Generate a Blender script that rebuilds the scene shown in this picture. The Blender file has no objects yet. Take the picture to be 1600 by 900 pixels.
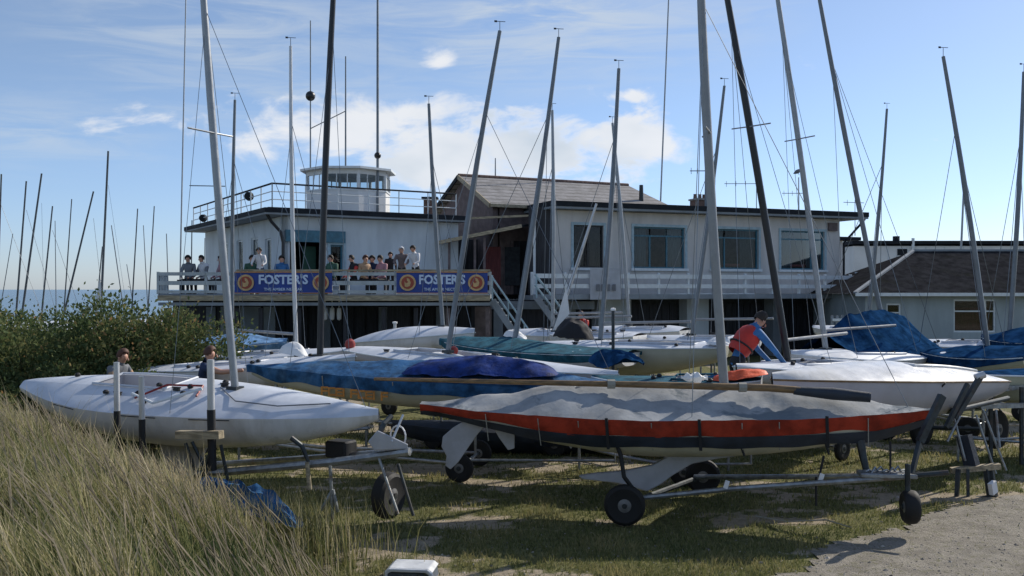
import bpy, bmesh, math, random
import numpy as np
from math import sin, cos, pi, radians, atan2, sqrt, tan
from mathutils import Vector, Matrix, noise
random.seed(7); RNG = np.random.default_rng(7)
S = bpy.context.scene; COL = S.collection
F = 1500.0; H = 2.8; HY = 452.0          # focal length in photo pixels, eye height, horizon row

# ------------------------------------------------------------------ camera, sky, sun, exposure
cam_d = bpy.data.cameras.new('camera'); cam = bpy.data.objects.new('camera', cam_d); COL.objects.link(cam)
cam_d.sensor_width = 36; cam_d.lens = F/1600*36; cam_d.clip_end = 20000; cam_d.clip_start = .05
cam.location = (0, 0, H); cam.rotation_euler = (pi/2 + math.atan(2/F), 0, 0); S.camera = cam
SUN_AZ, SUN_EL = radians(51), radians(34)   # azimuth from +Y towards +X
w = bpy.data.worlds.new('World'); S.world = w; w.use_nodes = True
sd = bpy.data.lights.new('sun', 'SUN'); sun = bpy.data.objects.new('sun', sd); COL.objects.link(sun)
sd.energy = 4.8; sd.angle = radians(.5); sd.color = (1, .93, .82)
sv = Vector((sin(SUN_AZ)*cos(SUN_EL), cos(SUN_AZ)*cos(SUN_EL), sin(SUN_EL)))
sun.rotation_euler = sv.to_track_quat('Z', 'Y').to_euler(); sun.location = (40, 40, 60)
S.view_settings.view_transform = 'Standard'; S.view_settings.look = 'None'; S.view_settings.exposure = .04

class NT:
    def __init__(s, t): s.t = t; s.n = t.nodes; s.l = t.links
    def new(s, ty, **kw):
        n = s.n.new(ty)
        for k, v in kw.items(): setattr(n, k, v)
        return n
    def put(s, sock, v):
        if isinstance(v, bpy.types.NodeSocket): s.l.new(v, sock)
        elif v is not None: sock.default_value = v
    def m(s, op, a, b=None, c=None, clamp=False):
        n = s.new('ShaderNodeMath', operation=op, use_clamp=clamp)
        for i, v in enumerate((a, b, c)):
            if v is not None: s.put(n.inputs[i], v)
        return n.outputs[0]
    def mix(s, f, a, b, mode='MIX'):
        n = s.new('ShaderNodeMix', data_type='RGBA', blend_type=mode)
        s.put(n.inputs[0], f); s.put(n.inputs[6], a); s.put(n.inputs[7], b); return n.outputs[2]
    def noise(s, vec, scale, det=4, rough=.55, dist=0):
        n = s.new('ShaderNodeTexNoise'); s.put(n.inputs['Vector'], vec)
        n.inputs['Scale'].default_value = scale; n.inputs['Detail'].default_value = det
        n.inputs['Roughness'].default_value = rough; n.inputs['Distortion'].default_value = dist
        return n.outputs['Fac']
    def ramp(s, f, a, b, lo=0, hi=1, smooth=True):
        n = s.new('ShaderNodeMapRange', interpolation_type='SMOOTHSTEP' if smooth else 'LINEAR')
        s.put(n.inputs[0], f)
        for i, v in enumerate((a, b, lo, hi)): n.inputs[i+1].default_value = v
        return n.outputs[0]

def build_sky():
    k = NT(w.node_tree); bg = k.n['Background']; bg.inputs[1].default_value = .118
    sky = k.new('ShaderNodeTexSky', sky_type='NISHITA', sun_disc=False)
    sky.sun_elevation = SUN_EL; sky.sun_rotation = SUN_AZ
    sky.air_density = 1.0; sky.dust_density = .35; sky.ozone_density = 4.0
    tc = k.new('ShaderNodeTexCoord'); sep = k.new('ShaderNodeSeparateXYZ'); k.l.new(tc.outputs['Generated'], sep.inputs[0])
    x, y, z = sep.outputs
    az = k.m('ARCTAN2', x, y); el = k.m('ARCSINE', z)
    cv = k.new('ShaderNodeCombineXYZ'); k.put(cv.inputs[0], az); k.put(cv.inputs[1], k.m('MULTIPLY', el, 1.9)); v = cv.outputs[0]
    mask = None
    # soft cloud groups: azimuth, elevation, half sizes (degrees), strength, for cumulus
    def groups(lst):
        mk = None
        for a, e, ra, re, st in lst:
            dx = k.m('DIVIDE', k.m('SUBTRACT', az, radians(a)), radians(ra))
            dy = k.m('DIVIDE', k.m('SUBTRACT', el, radians(e)), radians(re))
            r = k.m('SQRT', k.m('ADD', k.m('MULTIPLY', dx, dx), k.m('MULTIPLY', dy, dy)))
            g = k.ramp(r, 1.7, 0, 0, st, False); mk = g if mk is None else k.m('MAXIMUM', mk, g)
        return mk
    gm = groups([(-12, 9.0, 7.5, 2.4, .92), (-3.5, 8.0, 5.5, 2.8, 1.1), (2.5, 8.3, 5, 2.6, 1.1), (7.0, 8.8, 3.4, 2.0, 1.0), (-4.5, 13.2, 1.6, .85, .78),
                 (7.0, 11.3, 1.4, .5, .9), (-15, 9.5, 3, 1.4, .7), (-6.5, 10.5, 3, 1.6, .9),
                 (50, 14, 14, 5, .9), (-70, 12, 18, 5, .9), (110, 16, 20, 6, .9), (180, 14, 30, 6, .9), (-130, 18, 20, 6, .9), (20, 42, 16, 8, .85), (-60, 50, 22, 10, .85)])
    n1 = k.noise(v, 11, 7, .58, .35)
    cum = k.ramp(k.m('ADD', gm, k.m('MULTIPLY', k.m('SUBTRACT', n1, .5), 2.6)), .38, .86)
    # wispy high cloud
    cw = k.new('ShaderNodeCombineXYZ'); k.put(cw.inputs[0], k.m('ADD', az, k.m('MULTIPLY', el, -1.1))); k.put(cw.inputs[1], k.m('MULTIPLY', el, 7.0))
    n2 = k.noise(cw.outputs[0], 7, 7, .62, .8)
    wm = groups([(-17, 14.5, 7.5, 3.2, 1.0), (1.5, 16.0, 10, 3.2, 1.25), (-13, 11, 9, 1.6, .9), (5, 13.6, 5, 1.4, .7), (-26, 8.3, 5, 1.6, .75),
                 (40, 25, 25, 6, .8), (-60, 28, 25, 8, .8), (120, 32, 40, 10, .8), (-150, 30, 40, 10, .8)])
    wis = k.m('MULTIPLY', k.ramp(n2, .33, .68), wm)
    # pale haze band low over the horizon
    shade = k.noise(v, 5, 4, .5)
    ccol = k.mix(k.m('MULTIPLY', k.ramp(shade, .38, .68), k.ramp(cum, .5, 1)), (7.2, 7.3, 7.5, 1), (4.9, 5.5, 6.1, 1))
    base = k.mix(1.0, sky.outputs[0], (1.02, 1.0, 1.06, 1), 'MULTIPLY')
    base = k.mix(.14, base, (4.0, 4.7, 5.3, 1))
    base = k.mix(k.ramp(el, radians(15), radians(-1), 0, .85), base, k.mix(1.0, base, (.86, 1.0, 1.28, 1), 'MULTIPLY'))
    o = k.mix(k.m('MULTIPLY', wis, .66), base, (5.3, 5.8, 6.2, 1))
    o = k.mix(k.m('MULTIPLY', cum, .9), o, ccol)
    k.l.new(o, bg.inputs[0])
build_sky()

# ------------------------------------------------------------------ materials
def sock(k, mat_name): pass
def mat(name, col, rough=.6, metal=0, var=.12, scale=6, bump=.0, bscale=None, dirt=None, dirt_amt=.5, dsh=.25, spec=.5, alpha=None, stretch=None):
    m = bpy.data.materials.new(name); m.use_nodes = True; k = NT(m.node_tree); b = k.n['Principled BSDF']
    tc = k.new('ShaderNodeTexCoord'); v = tc.outputs['Object']
    if stretch:
        mp = k.new('ShaderNodeMapping'); k.l.new(v, mp.inputs[0]); mp.inputs['Scale'].default_value = stretch; v = mp.outputs[0]
    n = k.noise(v, scale, 5, .6)
    c = (*col, 1)
    dark = tuple(x*(1-var*1.6) for x in col)+(1,); lite = tuple(min(1, x*(1+var)) for x in col)+(1,)
    o = k.mix(k.ramp(n, .3, .7), dark, lite)
    if dirt:  # patch colour: dirt on most materials, painted fold shade on the grey canvas
        n2 = k.noise(v, scale*.37, 6, .7, .6)
        o = k.mix(k.m('MULTIPLY', k.ramp(n2, .5, .5+dsh), dirt_amt), o, (*dirt, 1))
    k.l.new(o, b.inputs['Base Color'])
    k.put(b.inputs['Roughness'], k.ramp(n, .2, .8, max(0, rough-.08), min(1, rough+.1)))
    b.inputs['Metallic'].default_value = metal; b.inputs['Specular IOR Level'].default_value = spec
    if bump:
        bp = k.new('ShaderNodeBump'); bp.inputs['Strength'].default_value = bump; bp.inputs['Distance'].default_value = .02
        k.l.new(k.noise(v, bscale or scale*4, 6, .6), bp.inputs['Height']); k.l.new(bp.outputs[0], b.inputs['Normal'])
    return m
M = {}
def mk(n, *a, **kw): M[n] = mat(n, *a, **kw); return M[n]
mk('gel_white', (.66, .66, .66), .3, var=.07, scale=2, dirt=(.36, .34, .28), dirt_amt=.6, stretch=(1.5, 1.5, .6))
mk('gel_deck', (.56, .59, .64), .45, var=.08, scale=3, dirt=(.38, .37, .34), dirt_amt=.5)
mk('gel_cream', (.44, .43, .34), .35, var=.06, scale=2, dirt=(.35, .30, .18), dirt_amt=.4)
mk('gel_grey', (.42, .42, .45), .35, var=.06, scale=2, dirt=(.3, .3, .27), dirt_amt=.3)
mk('gel_olive', (.36, .36, .26), .35, var=.06, scale=2)
mk('keel_grey', (.40, .41, .44), .55, var=.08, scale=5, dirt=(.25, .24, .22), dirt_amt=.4)
mk('antifoul', (.50, .48, .38), .5, var=.08, scale=4, dirt=(.32, .28, .2), dirt_amt=.5)
mk('tarp_blue', (.024, .09, .20), .75, var=.35, scale=5, bump=.5, bscale=14, dirt=(.13, .24, .36), dirt_amt=.4, stretch=(1, 1, 1), spec=.15)
mk('tarp_lightblue', (.14, .27, .46), .75, var=.3, scale=5, bump=.5, bscale=12, dirt=(.28, .38, .48), dirt_amt=.7, spec=.15)
mk('tarp_royal', (.014, .036, .16), .7, var=.35, scale=6, bump=.5, bscale=16, spec=.15)
mk('tarp_teal', (.02, .095, .135), .75, var=.3, scale=6, bump=.4, bscale=16, spec=.15)
mk('tarp_navy', (.013, .048, .12), .95, var=.3, scale=5, bump=.5, bscale=14, spec=.0)
mk('canvas_grey', (.31, .32, .325), .8, var=.2, scale=1.6, bump=.35, bscale=9, dirt=(.12, .145, .165), dirt_amt=.9, dsh=.07, spec=.2)  # sharp dark patches paint the shaded folds of the cover into the canvas
mk('canvas_red', (.31, .038, .018), .8, var=.25, scale=4, bump=.4, bscale=12, dirt=(.13, .03, .02), dirt_amt=.6, spec=.15)
mk('canvas_darknavy', (.018, .026, .04), .6, var=.2, scale=4, bump=.3)
mk('alu', (.30, .32, .34), .4, metal=.45, var=.08, scale=8)
mk('mast_white', (.52, .53, .54), .35, metal=.35, var=.05)
mk('mast_dark', (.17, .19, .21), .4, metal=.35, var=.1)
mk('mast_far', (.06, .075, .09), .5, var=.2)
mk('mast_mid', (.26, .27, .28), .42, metal=.35, var=.08)
mk('mast_black', (.012, .013, .016), .35, var=.2)
mk('galv', (.30, .32, .33), .45, metal=.7, var=.2, scale=12, dirt=(.17, .085, .04), dirt_amt=.8, bump=.15)
mk('steel_dark', (.035, .045, .05), .5, metal=.3, var=.3, scale=10, dirt=(.12, .06, .03), dirt_amt=.4)
mk('rubber', (.012, .012, .012), .75, var=.3, scale=10)
mk('rim_grey', (.20, .20, .20), .5, metal=.5, var=.2)
mk('wire', (.20, .22, .24), .4, metal=.8)
mk('rope', (.30, .29, .25), .9)
mk('strap_black', (.012, .013, .015), .7)
mk('wood', (.20, .12, .05), .5, var=.3, scale=3, bump=.2, stretch=(1, 8, 8))
mk('wood_pale', (.36, .30, .20), .6, var=.3, scale=3, stretch=(1, 8, 8))
mk('wall_white', (.55, .60, .63), .75, var=.07, scale=1.2, bump=.25, bscale=60, dirt=(.36, .39, .40), dirt_amt=.6, stretch=(1.6, 1.6, .45))
mk('wall_pink', (.56, .54, .52), .75, var=.07, scale=1.2, bump=.25, bscale=60, dirt=(.38, .37, .36), dirt_amt=.6, stretch=(1.6, 1.6, .45))
mk('wall_dull', (.33, .38, .40), .8, var=.08, scale=1.2, bump=.2, dirt=(.22, .25, .26), dirt_amt=.6, stretch=(1.6, 1.6, .45))
mk('rail_grey', (.42, .46, .48), .6, var=.1, scale=4, dirt=(.28, .3, .3), dirt_amt=.5)
mk('wall_bright', (.70, .71, .71), .75, var=.05, scale=1.2, bump=.2, bscale=60)
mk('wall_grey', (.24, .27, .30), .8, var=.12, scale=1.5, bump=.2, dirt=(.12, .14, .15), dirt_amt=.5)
mk('wall_brown', (.155, .12, .118), .8, var=.2, scale=4, bump=.3, dirt=(.08, .062, .06), dirt_amt=.5)
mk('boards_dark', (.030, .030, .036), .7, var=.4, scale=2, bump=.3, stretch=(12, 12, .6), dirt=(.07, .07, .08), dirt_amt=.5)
mk('fascia', (.018, .022, .028), .7, var=.2, scale=4, spec=.15)
mk('roof_felt', (.10, .10, .105), .9, var=.2, scale=4, bump=.3)
mk('trim_white', (.66, .70, .72), .5, var=.06, scale=4, dirt=(.4, .42, .42), dirt_amt=.35)
mk('trim_blue', (.045, .15, .21), .45, var=.15)
mk('trim_lightblue', (.32, .44, .50), .5, var=.1)
mk('curtain', (.07, .10, .11), .9, var=.3, scale=6, stretch=(14, 14, .5))
mk('curtain_red', (.17, .05, .05), .9, var=.3, scale=6, stretch=(14, 14, .5))
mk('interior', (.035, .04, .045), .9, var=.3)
mk('banner_blue', (.012, .045, .27), .45, var=.12, scale=3)
mk('banner_white', (.40, .42, .46), .6, var=.08, scale=3, dirt=(.25, .27, .32), dirt_amt=.4)
mk('banner_text', (.55, .66, .85), .5, var=.05)
mk('banner_yellow', (.55, .25, .07), .5, var=.1)
mk('logo_cream', (.58, .38, .17), .5, var=.1)
mk('logo_red', (.33, .06, .03), .5, var=.1)
mk('brick', (.16, .10, .08), .85, var=.25, scale=10, bump=.3)
mk('lettering', (.50, .20, .03), .5, var=.15)
mk('skin', (.48, .26, .18), .55, var=.06)
mk('hair_dark', (.02, .014, .01), .7, var=.2)
mk('hair_brown', (.09, .035, .02), .7, var=.2)
mk('vest_red', (.50, .03, .018), .6, var=.12, bump=.2)
mk('cloth_navy', (.014, .03, .08), .8, var=.2)
mk('cloth_blue', (.03, .14, .34), .7, var=.2)
mk('cloth_black', (.012, .012, .015), .8, var=.2)
mk('cloth_white', (.60, .60, .62), .8, var=.08)
mk('cloth_grey', (.16, .17, .19), .8, var=.1)
mk('cloth_green', (.03, .09, .06), .8, var=.1)
mk('cloth_pink', (.42, .22, .25), .8, var=.1)
mk('cloth_tan', (.40, .26, .16), .8, var=.1)
mk('red', (.25, .025, .02), .5, var=.15)
mk('orange', (.72, .09, .02), .6, var=.15, bump=.4)
mk('sail', (.75, .75, .74), .7, var=.04)
mk('plastic_white', (.62, .64, .66), .4, var=.08, scale=8, dirt=(.4, .38, .33), dirt_amt=.4)
mk('plastic_dark', (.10, .12, .15), .5, var=.2, scale=8, dirt=(.2, .19, .17), dirt_amt=.5)
mk('bark', (.06, .045, .03), .9, var=.3)
mk('concrete', (.30, .29, .27), .9, var=.2, bump=.4)

def mat_glass():
    m = bpy.data.materials.new('window_glass'); m.use_nodes = True; k = NT(m.node_tree); k.n.remove(k.n['Principled BSDF'])
    t = k.new('ShaderNodeBsdfTransparent'); t.inputs[0].default_value = (.75, .82, .85, 1)
    g = k.new('ShaderNodeBsdfGlossy'); g.inputs['Roughness'].default_value = .04
    tc = k.new('ShaderNodeTexCoord'); bp = k.new('ShaderNodeBump'); bp.inputs['Strength'].default_value = .04
    k.l.new(k.noise(tc.outputs['Object'], 1.3, 2), bp.inputs['Height']); k.l.new(bp.outputs[0], g.inputs['Normal'])
    fr = k.new('ShaderNodeFresnel'); fr.inputs[0].default_value = 1.5
    mx = k.new('ShaderNodeMixShader'); k.l.new(fr.outputs[0], mx.inputs[0]); k.l.new(t.outputs[0], mx.inputs[1]); k.l.new(g.outputs[0], mx.inputs[2])
    k.l.new(mx.outputs[0], k.n['Material Output'].inputs[0]); return m
M['glass'] = mat_glass()

def mat_tiles():
    m = mat('roof_tiles', (.27, .26, .26), .85, var=.2, scale=2.5, dirt=(.12, .12, .09), dirt_amt=.6); k = NT(m.node_tree); b = k.n['Principled BSDF']
    tc = k.new('ShaderNodeTexCoord')
    wv = k.new('ShaderNodeTexWave', wave_type='BANDS', bands_direction='Z', wave_profile='SAW'); wv.inputs['Scale'].default_value = 1.15*1.6
    k.l.new(tc.outputs['Object'], wv.inputs[0]); wv.inputs['Distortion'].default_value = .25
    bp = k.new('ShaderNodeBump'); bp.inputs['Strength'].default_value = .9; bp.inputs['Distance'].default_value = .06
    k.l.new(wv.outputs[1], bp.inputs['Height']); k.l.new(bp.outputs[0], b.inputs['Normal'])
    old = b.inputs['Base Color'].links[0].from_socket
    o = k.mix(k.ramp(wv.outputs[1], .0, .25), (.05, .045, .042, 1), old); k.l.new(o, b.inputs['Base Color']); return m
M['tiles'] = mat_tiles()
M['tiles_dark'] = mat('tiles_dark', (.034, .034, .037), 1.0, var=.25, scale=3, bump=.5, bscale=20, dirt=(.028, .03, .02), dirt_amt=.5, spec=.0)

def mat_attr(name, attr, stops, rough=.8, nscale=None, transl=0):
    """base colour from a per-piece value stored on the mesh"""
    m = bpy.data.materials.new(name); m.use_nodes = True; k = NT(m.node_tree); b = k.n['Principled BSDF']
    a = k.new('ShaderNodeAttribute', attribute_name=attr); r = k.new('ShaderNodeValToRGB'); k.l.new(a.outputs['Fac'], r.inputs[0])
    e = r.color_ramp.elements
    while len(e) < len(stops): e.new(.5)
    for i, (p, c) in enumerate(stops): e[i].position = p; e[i].color = (*c, 1)
    k.l.new(r.outputs[0], b.inputs['Base Color']); b.inputs['Roughness'].default_value = rough; b.inputs['Specular IOR Level'].default_value = .25
    if transl:
        t = k.new('ShaderNodeBsdfTranslucent'); k.l.new(r.outputs[0], t.inputs[0]); mx = k.new('ShaderNodeMixShader'); mx.inputs[0].default_value = transl
        k.l.new(b.outputs[0], mx.inputs[1]); k.l.new(t.outputs[0], mx.inputs[2]); k.l.new(mx.outputs[0], k.n['Material Output'].inputs[0])
    return m
M['dune_grass'] = mat_attr('dune_grass', 'tint', [(0, (.04, .065, .024)), (.35, (.125, .145, .05)), (.65, (.28, .26, .11)), (1, (.52, .45, .30))], transl=.35)
M['turf'] = mat_attr('turf', 'tint', [(0, (.06, .085, .03)), (.5, (.17, .18, .065)), (1, (.36, .31, .15))], transl=.35)
M['leaf'] = mat_attr('leaf', 'tint', [(0, (.035, .065, .028)), (.5, (.10, .135, .05)), (.85, (.21, .20, .08)), (1, (.34, .20, .09))], transl=.35)

# ------------------------------------------------------------------ mesh builder
class MB:
    def __init__(s, xf=None): s.v = []; s.f = []; s.mi = []; s.xf = xf; s.smooth = False
    def add(s, vs, fs, mi=0):
        b = len(s.v); s.v += [tuple(x) for x in vs]; s.f += [tuple(i+b for i in f) for f in fs]; s.mi += [mi]*len(fs); return s
    def box(s, c, d, rz=0, mi=0, rx=0, ry=0):
        R = Matrix.Rotation(rz, 3, 'Z') @ Matrix.Rotation(ry, 3, 'Y') @ Matrix.Rotation(rx, 3, 'X')
        vs = [Vector(c) + R @ Vector((sx*d[0]/2, sy*d[1]/2, sz*d[2]/2)) for sx in (-1, 1) for sy in (-1, 1) for sz in (-1, 1)]
        return s.add(vs, [(0, 1, 3, 2), (4, 6, 7, 5), (0, 4, 5, 1), (2, 3, 7, 6), (0, 2, 6, 4), (1, 5, 7, 3)], mi)
    def bar(s, a, b, wd, ht, mi=0):
        a = Vector(a); b = Vector(b); d = b-a; L = d.length
        if L < 1e-6: return s
        q = d.to_track_quat('X', 'Z').to_matrix()
        vs = [a + q @ Vector((sx*L, sy*wd/2, sz*ht/2)) for sx in (0, 1) for sy in (-1, 1) for sz in (-1, 1)]
        return s.add(vs, [(0, 1, 3, 2), (4, 6, 7, 5), (0, 4, 5, 1), (2, 3, 7, 6), (0, 2, 6, 4), (1, 5, 7, 3)], mi)
    def tube(s, pts, r, n=8, cap=True, mi=0):
        pts = [Vector(p) for p in pts]; rr = r if isinstance(r, (list, tuple)) else [r]*len(pts); vs = []; fs = []
        t0 = (pts[1]-pts[0]).normalized(); up = Vector((0, 0, 1)) if abs(t0.z) < .9 else Vector((1, 0, 0))
        nx = t0.cross(up).normalized()
        for i, p in enumerate(pts):
            t = (pts[min(i+1, len(pts)-1)]-pts[max(i-1, 0)]).normalized()
            nx = (nx - t*nx.dot(t)).normalized(); ny = t.cross(nx)
            for j in range(n):
                a = 2*pi*j/n; vs.append(p + (nx*cos(a)+ny*sin(a))*rr[i])
        for i in range(len(pts)-1):
            for j in range(n): fs.append((i*n+j, i*n+(j+1) % n, (i+1)*n+(j+1) % n, (i+1)*n+j))
        if cap: fs.append(tuple(reversed(range(n)))); fs.append(tuple(range((len(pts)-1)*n, len(pts)*n)))
        return s.add(vs, fs, mi)
    def lathe(s, prof, c=(0, 0, 0), axis='Z', n=20, mi=0):
        vs = []; fs = []; c = Vector(c)
        for r, h in prof:
            for j in range(n):
                a = 2*pi*j/n; x, y = r*cos(a), r*sin(a)
                vs.append(c + (Vector((x, y, h)) if axis == 'Z' else Vector((x, h, y)) if axis == 'Y' else Vector((h, x, y))))
        m = len(prof)
        for i in range(m-1):
            for j in range(n): fs.append((i*n+j, i*n+(j+1) % n, (i+1)*n+(j+1) % n, (i+1)*n+j))
        fs.append(tuple(reversed(range(n)))); fs.append(tuple(range((m-1)*n, m*n)))
        return s.add(vs, fs, mi)
    def prism(s, poly, a, b, f, mi=0):
        """poly: 2D points; f(u, v, t) -> 3D; extruded t from a to b"""
        n = len(poly); vs = [f(u, v, a) for u, v in poly]+[f(u, v, b) for u, v in poly]
        fs = [tuple(range(n)), tuple(reversed(range(n, 2*n)))]+[(i, i+n, (i+1) % n+n, (i+1) % n) for i in range(n)]
        return s.add(vs, fs, mi)
    def grid(s, rows, mi=0, closed=False):
        b = len(rows[0]); vs = [p for r in rows for p in r]; fs = []
        for i in range(len(rows)-1):
            for j in range(b if closed else b-1): fs.append((i*b+j, i*b+(j+1) % b, (i+1)*b+(j+1) % b, (i+1)*b+j))
        return s.add(vs, fs, mi)
    def build(s, name, mats, parent=None, loc=None, label=None, smooth=None, kind=None, fix=True, bevel=0):
        me = bpy.data.meshes.new(name)
        vs = s.v if s.xf is None else [s.xf @ Vector(p) for p in s.v]
        if loc is not None: l = Vector(loc); vs = [Vector(p)-l for p in vs]
        me.from_pydata([tuple(p) for p in vs], [], s.f)
        if not isinstance(mats, (list, tuple)): mats = [mats]
        for m in mats: me.materials.append(M[m] if isinstance(m, str) else m)
        if len(mats) > 1: me.polygons.foreach_set('material_index', s.mi)
        if fix:
            bm = bmesh.new(); bm.from_mesh(me); bmesh.ops.recalc_face_normals(bm, faces=bm.faces)
            if bevel: bmesh.ops.bevel(bm, geom=bm.edges[:], offset=bevel, segments=1, affect='EDGES')
            bm.to_mesh(me); bm.free()
        if s.smooth if smooth is None else smooth:
            me.polygons.foreach_set('use_smooth', [True]*len(me.polygons))
            try: me.set_sharp_from_angle(angle=radians(38))
            except Exception: pass
        o = bpy.data.objects.new(name, me); COL.objects.link(o)
        if parent is not None: o.parent = parent
        if loc is not None: o.location = loc
        if label: o['label'] = label
        if kind: o['kind'] = kind
        return o

def thing(name, label, cat, loc=(0, 0, 0), rz=0, group=None):
    o = bpy.data.objects.new(name, None); COL.objects.link(o); o.location = loc; o.rotation_euler = (0, 0, rz); o.empty_display_size = .2
    o['label'] = label; o['category'] = cat
    if group: o['group'] = group
    return o
def tag(o, label, cat, group=None):
    o['label'] = label; o['category'] = cat
    if group: o['group'] = group
    return o
def copy_tree(o, parent=None):
    c = o.copy(); COL.objects.link(c); c.parent = parent
    for ch in list(o.children): copy_tree(ch, c)
    return c
def P(px, py, Y): return Vector(((px-800)/F*Y, Y, H-(py-HY)/F*Y))
def lerp(a, b, t): return a+(b-a)*t
def sst(a, b, x):
    t = min(1, max(0, (x-a)/(b-a))); return t*t*(3-2*t)
def nz(x, y=0, z=0): return noise.noise(Vector((x, y, z)))

# ------------------------------------------------------------------ ground
FOOT = [(30, 3), (12, 4.2), (5, 4.6), (1.5, 4.8), (.3, 5.2), (-.6, 6.6), (-1.35, 8.4), (-2.1, 9.6), (-3.0, 10.6), (-4.4, 12.2), (-6.4, 13.6), (-10, 15.0), (-16, 17), (-30, 19)]
def dune_d(x, y):
    best = 1e9; sgn = 1
    for (x0, y0), (x1, y1) in zip(FOOT, FOOT[1:]):
        dx, dy = x1-x0, y1-y0; t = max(0, min(1, ((x-x0)*dx+(y-y0)*dy)/(dx*dx+dy*dy)))
        qx, qy = x-(x0+t*dx), y-(y0+t*dy); d = qx*qx+qy*qy
        if d < best: best = d; sgn = 1 if (dx*qy-dy*qx) > 0 else -1
    return sgn*sqrt(best)
def ground_h(x, y):
    h = 0
    if x > 1 and y < 20:
        q = (x-y*.62)-.25*sin(y*.7)
        for c in (-1.1, .55): h -= .035*math.exp(-((q-c)/.14)**2)
    if y < 20:
        d = dune_d(x, y)
        h += 1.06*sst(-.2, 2.6, d)
        if d > 0: h += .10*nz(x*.7, y*.7)*min(1, d)
    h += .03*nz(x*.5, y*.5, 3)+.012*nz(x*2.1, y*2.1, 5)
    if x < -9: h += .35*sst(-9, -14, x)*sst(14, 18, y)
    h -= 1.6*sst(52, 75, y)
    return h
def path_m(x, y):   # 1 on the gravel path (right foreground)
    # edge from (1200,900)->(1290,870)->(1440,790)->(1600,730) in the photo
    e = 2.5+(y-9.35)*1.05 if y < 12 else 5.28+(y-12)*1.55
    e += .40*nz(y*1.3, x*.4)+.28*nz(x*2.6, y*2.6)+.14*nz(x*8, y*8)
    return sst(-.12, .25, x-e) if y > 5 else 0
def sand_m(x, y):
    n = nz(x*.35, y*.9, 1)*.9+nz(x*1.3, y*2.2, 2)*.6+nz(x*5, y*6, 4)*.45+nz(x*13, y*13, 4)*.2
    return sst(-.12, .30, n-.10)
def build_ground():
    xs = np.concatenate([np.array([-3000, -800, -300, -120, -70, -45]), np.arange(-32, -14, 1.0), np.arange(-14, 12, .16), np.arange(12, 32, 1.0), np.array([45, 70, 120, 300, 800, 3000])])
    ys = np.concatenate([np.array([-400, -60, -20, -8]), np.arange(-4, 3, 1.0), np.arange(3, 18, .16), np.arange(18, 80, 1.5), np.array([90, 120, 300, 1000, 6000])])
    vs = []; sm = []
    for y in ys:
        for x in xs:
            vs.append((x, y, ground_h(float(x), float(y))))
            sm.append(sand_m(float(x), float(y)) if abs(x) < 40 and y < 60 else .6)
    nx = len(xs); fs = [(j*nx+i, j*nx+i+1, (j+1)*nx+i+1, (j+1)*nx+i) for j in range(len(ys)-1) for i in range(nx-1)]
    me = bpy.data.meshes.new('ground'); me.from_pydata(vs, [], fs); at = me.attributes.new('sand', 'FLOAT', 'POINT'); at.data.foreach_set('value', sm)
    me.polygons.foreach_set('use_smooth', [True]*len(fs))
    o = bpy.data.objects.new('ground', me); COL.objects.link(o); o['kind'] = 'structure'
    m = bpy.data.materials.new('ground_soil'); m.use_nodes = True; k = NT(m.node_tree); b = k.n['Principled BSDF']
    tc = k.new('ShaderNodeTexCoord'); v = tc.outputs['Object']; a = k.new('ShaderNodeAttribute', attribute_name='sand')
    n1 = k.noise(v, 9, 6, .7); n2 = k.noise(v, 40, 4, .7); n3 = k.noise(v, 1.1, 4, .6)
    grass = k.mix(k.ramp(n1, .3, .7), (.08, .088, .035, 1), (.19, .18, .075, 1)); grass = k.mix(k.ramp(n2, .55, .75), grass, (.30, .26, .14, 1))
    sand = k.mix(k.ramp(n1, .3, .7), (.24, .20, .145, 1), (.39, .33, .24, 1)); sand = k.mix(k.ramp(n2, .6, .8), sand, (.12, .095, .06, 1))
    f = k.ramp(k.m('ADD', a.outputs['Fac'], k.m('MULTIPLY', k.m('SUBTRACT', n1, .5), 1.1)), .35, .75)
    k.l.new(k.mix(f, grass, sand), b.inputs['Base Color']); b.inputs['Roughness'].default_value = .95; b.inputs['Specular IOR Level'].default_value = .15
    bp = k.new('ShaderNodeBump'); bp.inputs['Strength'].default_value = .7; bp.inputs['Distance'].default_value = .03; k.l.new(n2, bp.inputs['Height']); k.l.new(bp.outputs[0], b.inputs['Normal'])
    me.materials.append(m)
build_ground()
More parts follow.
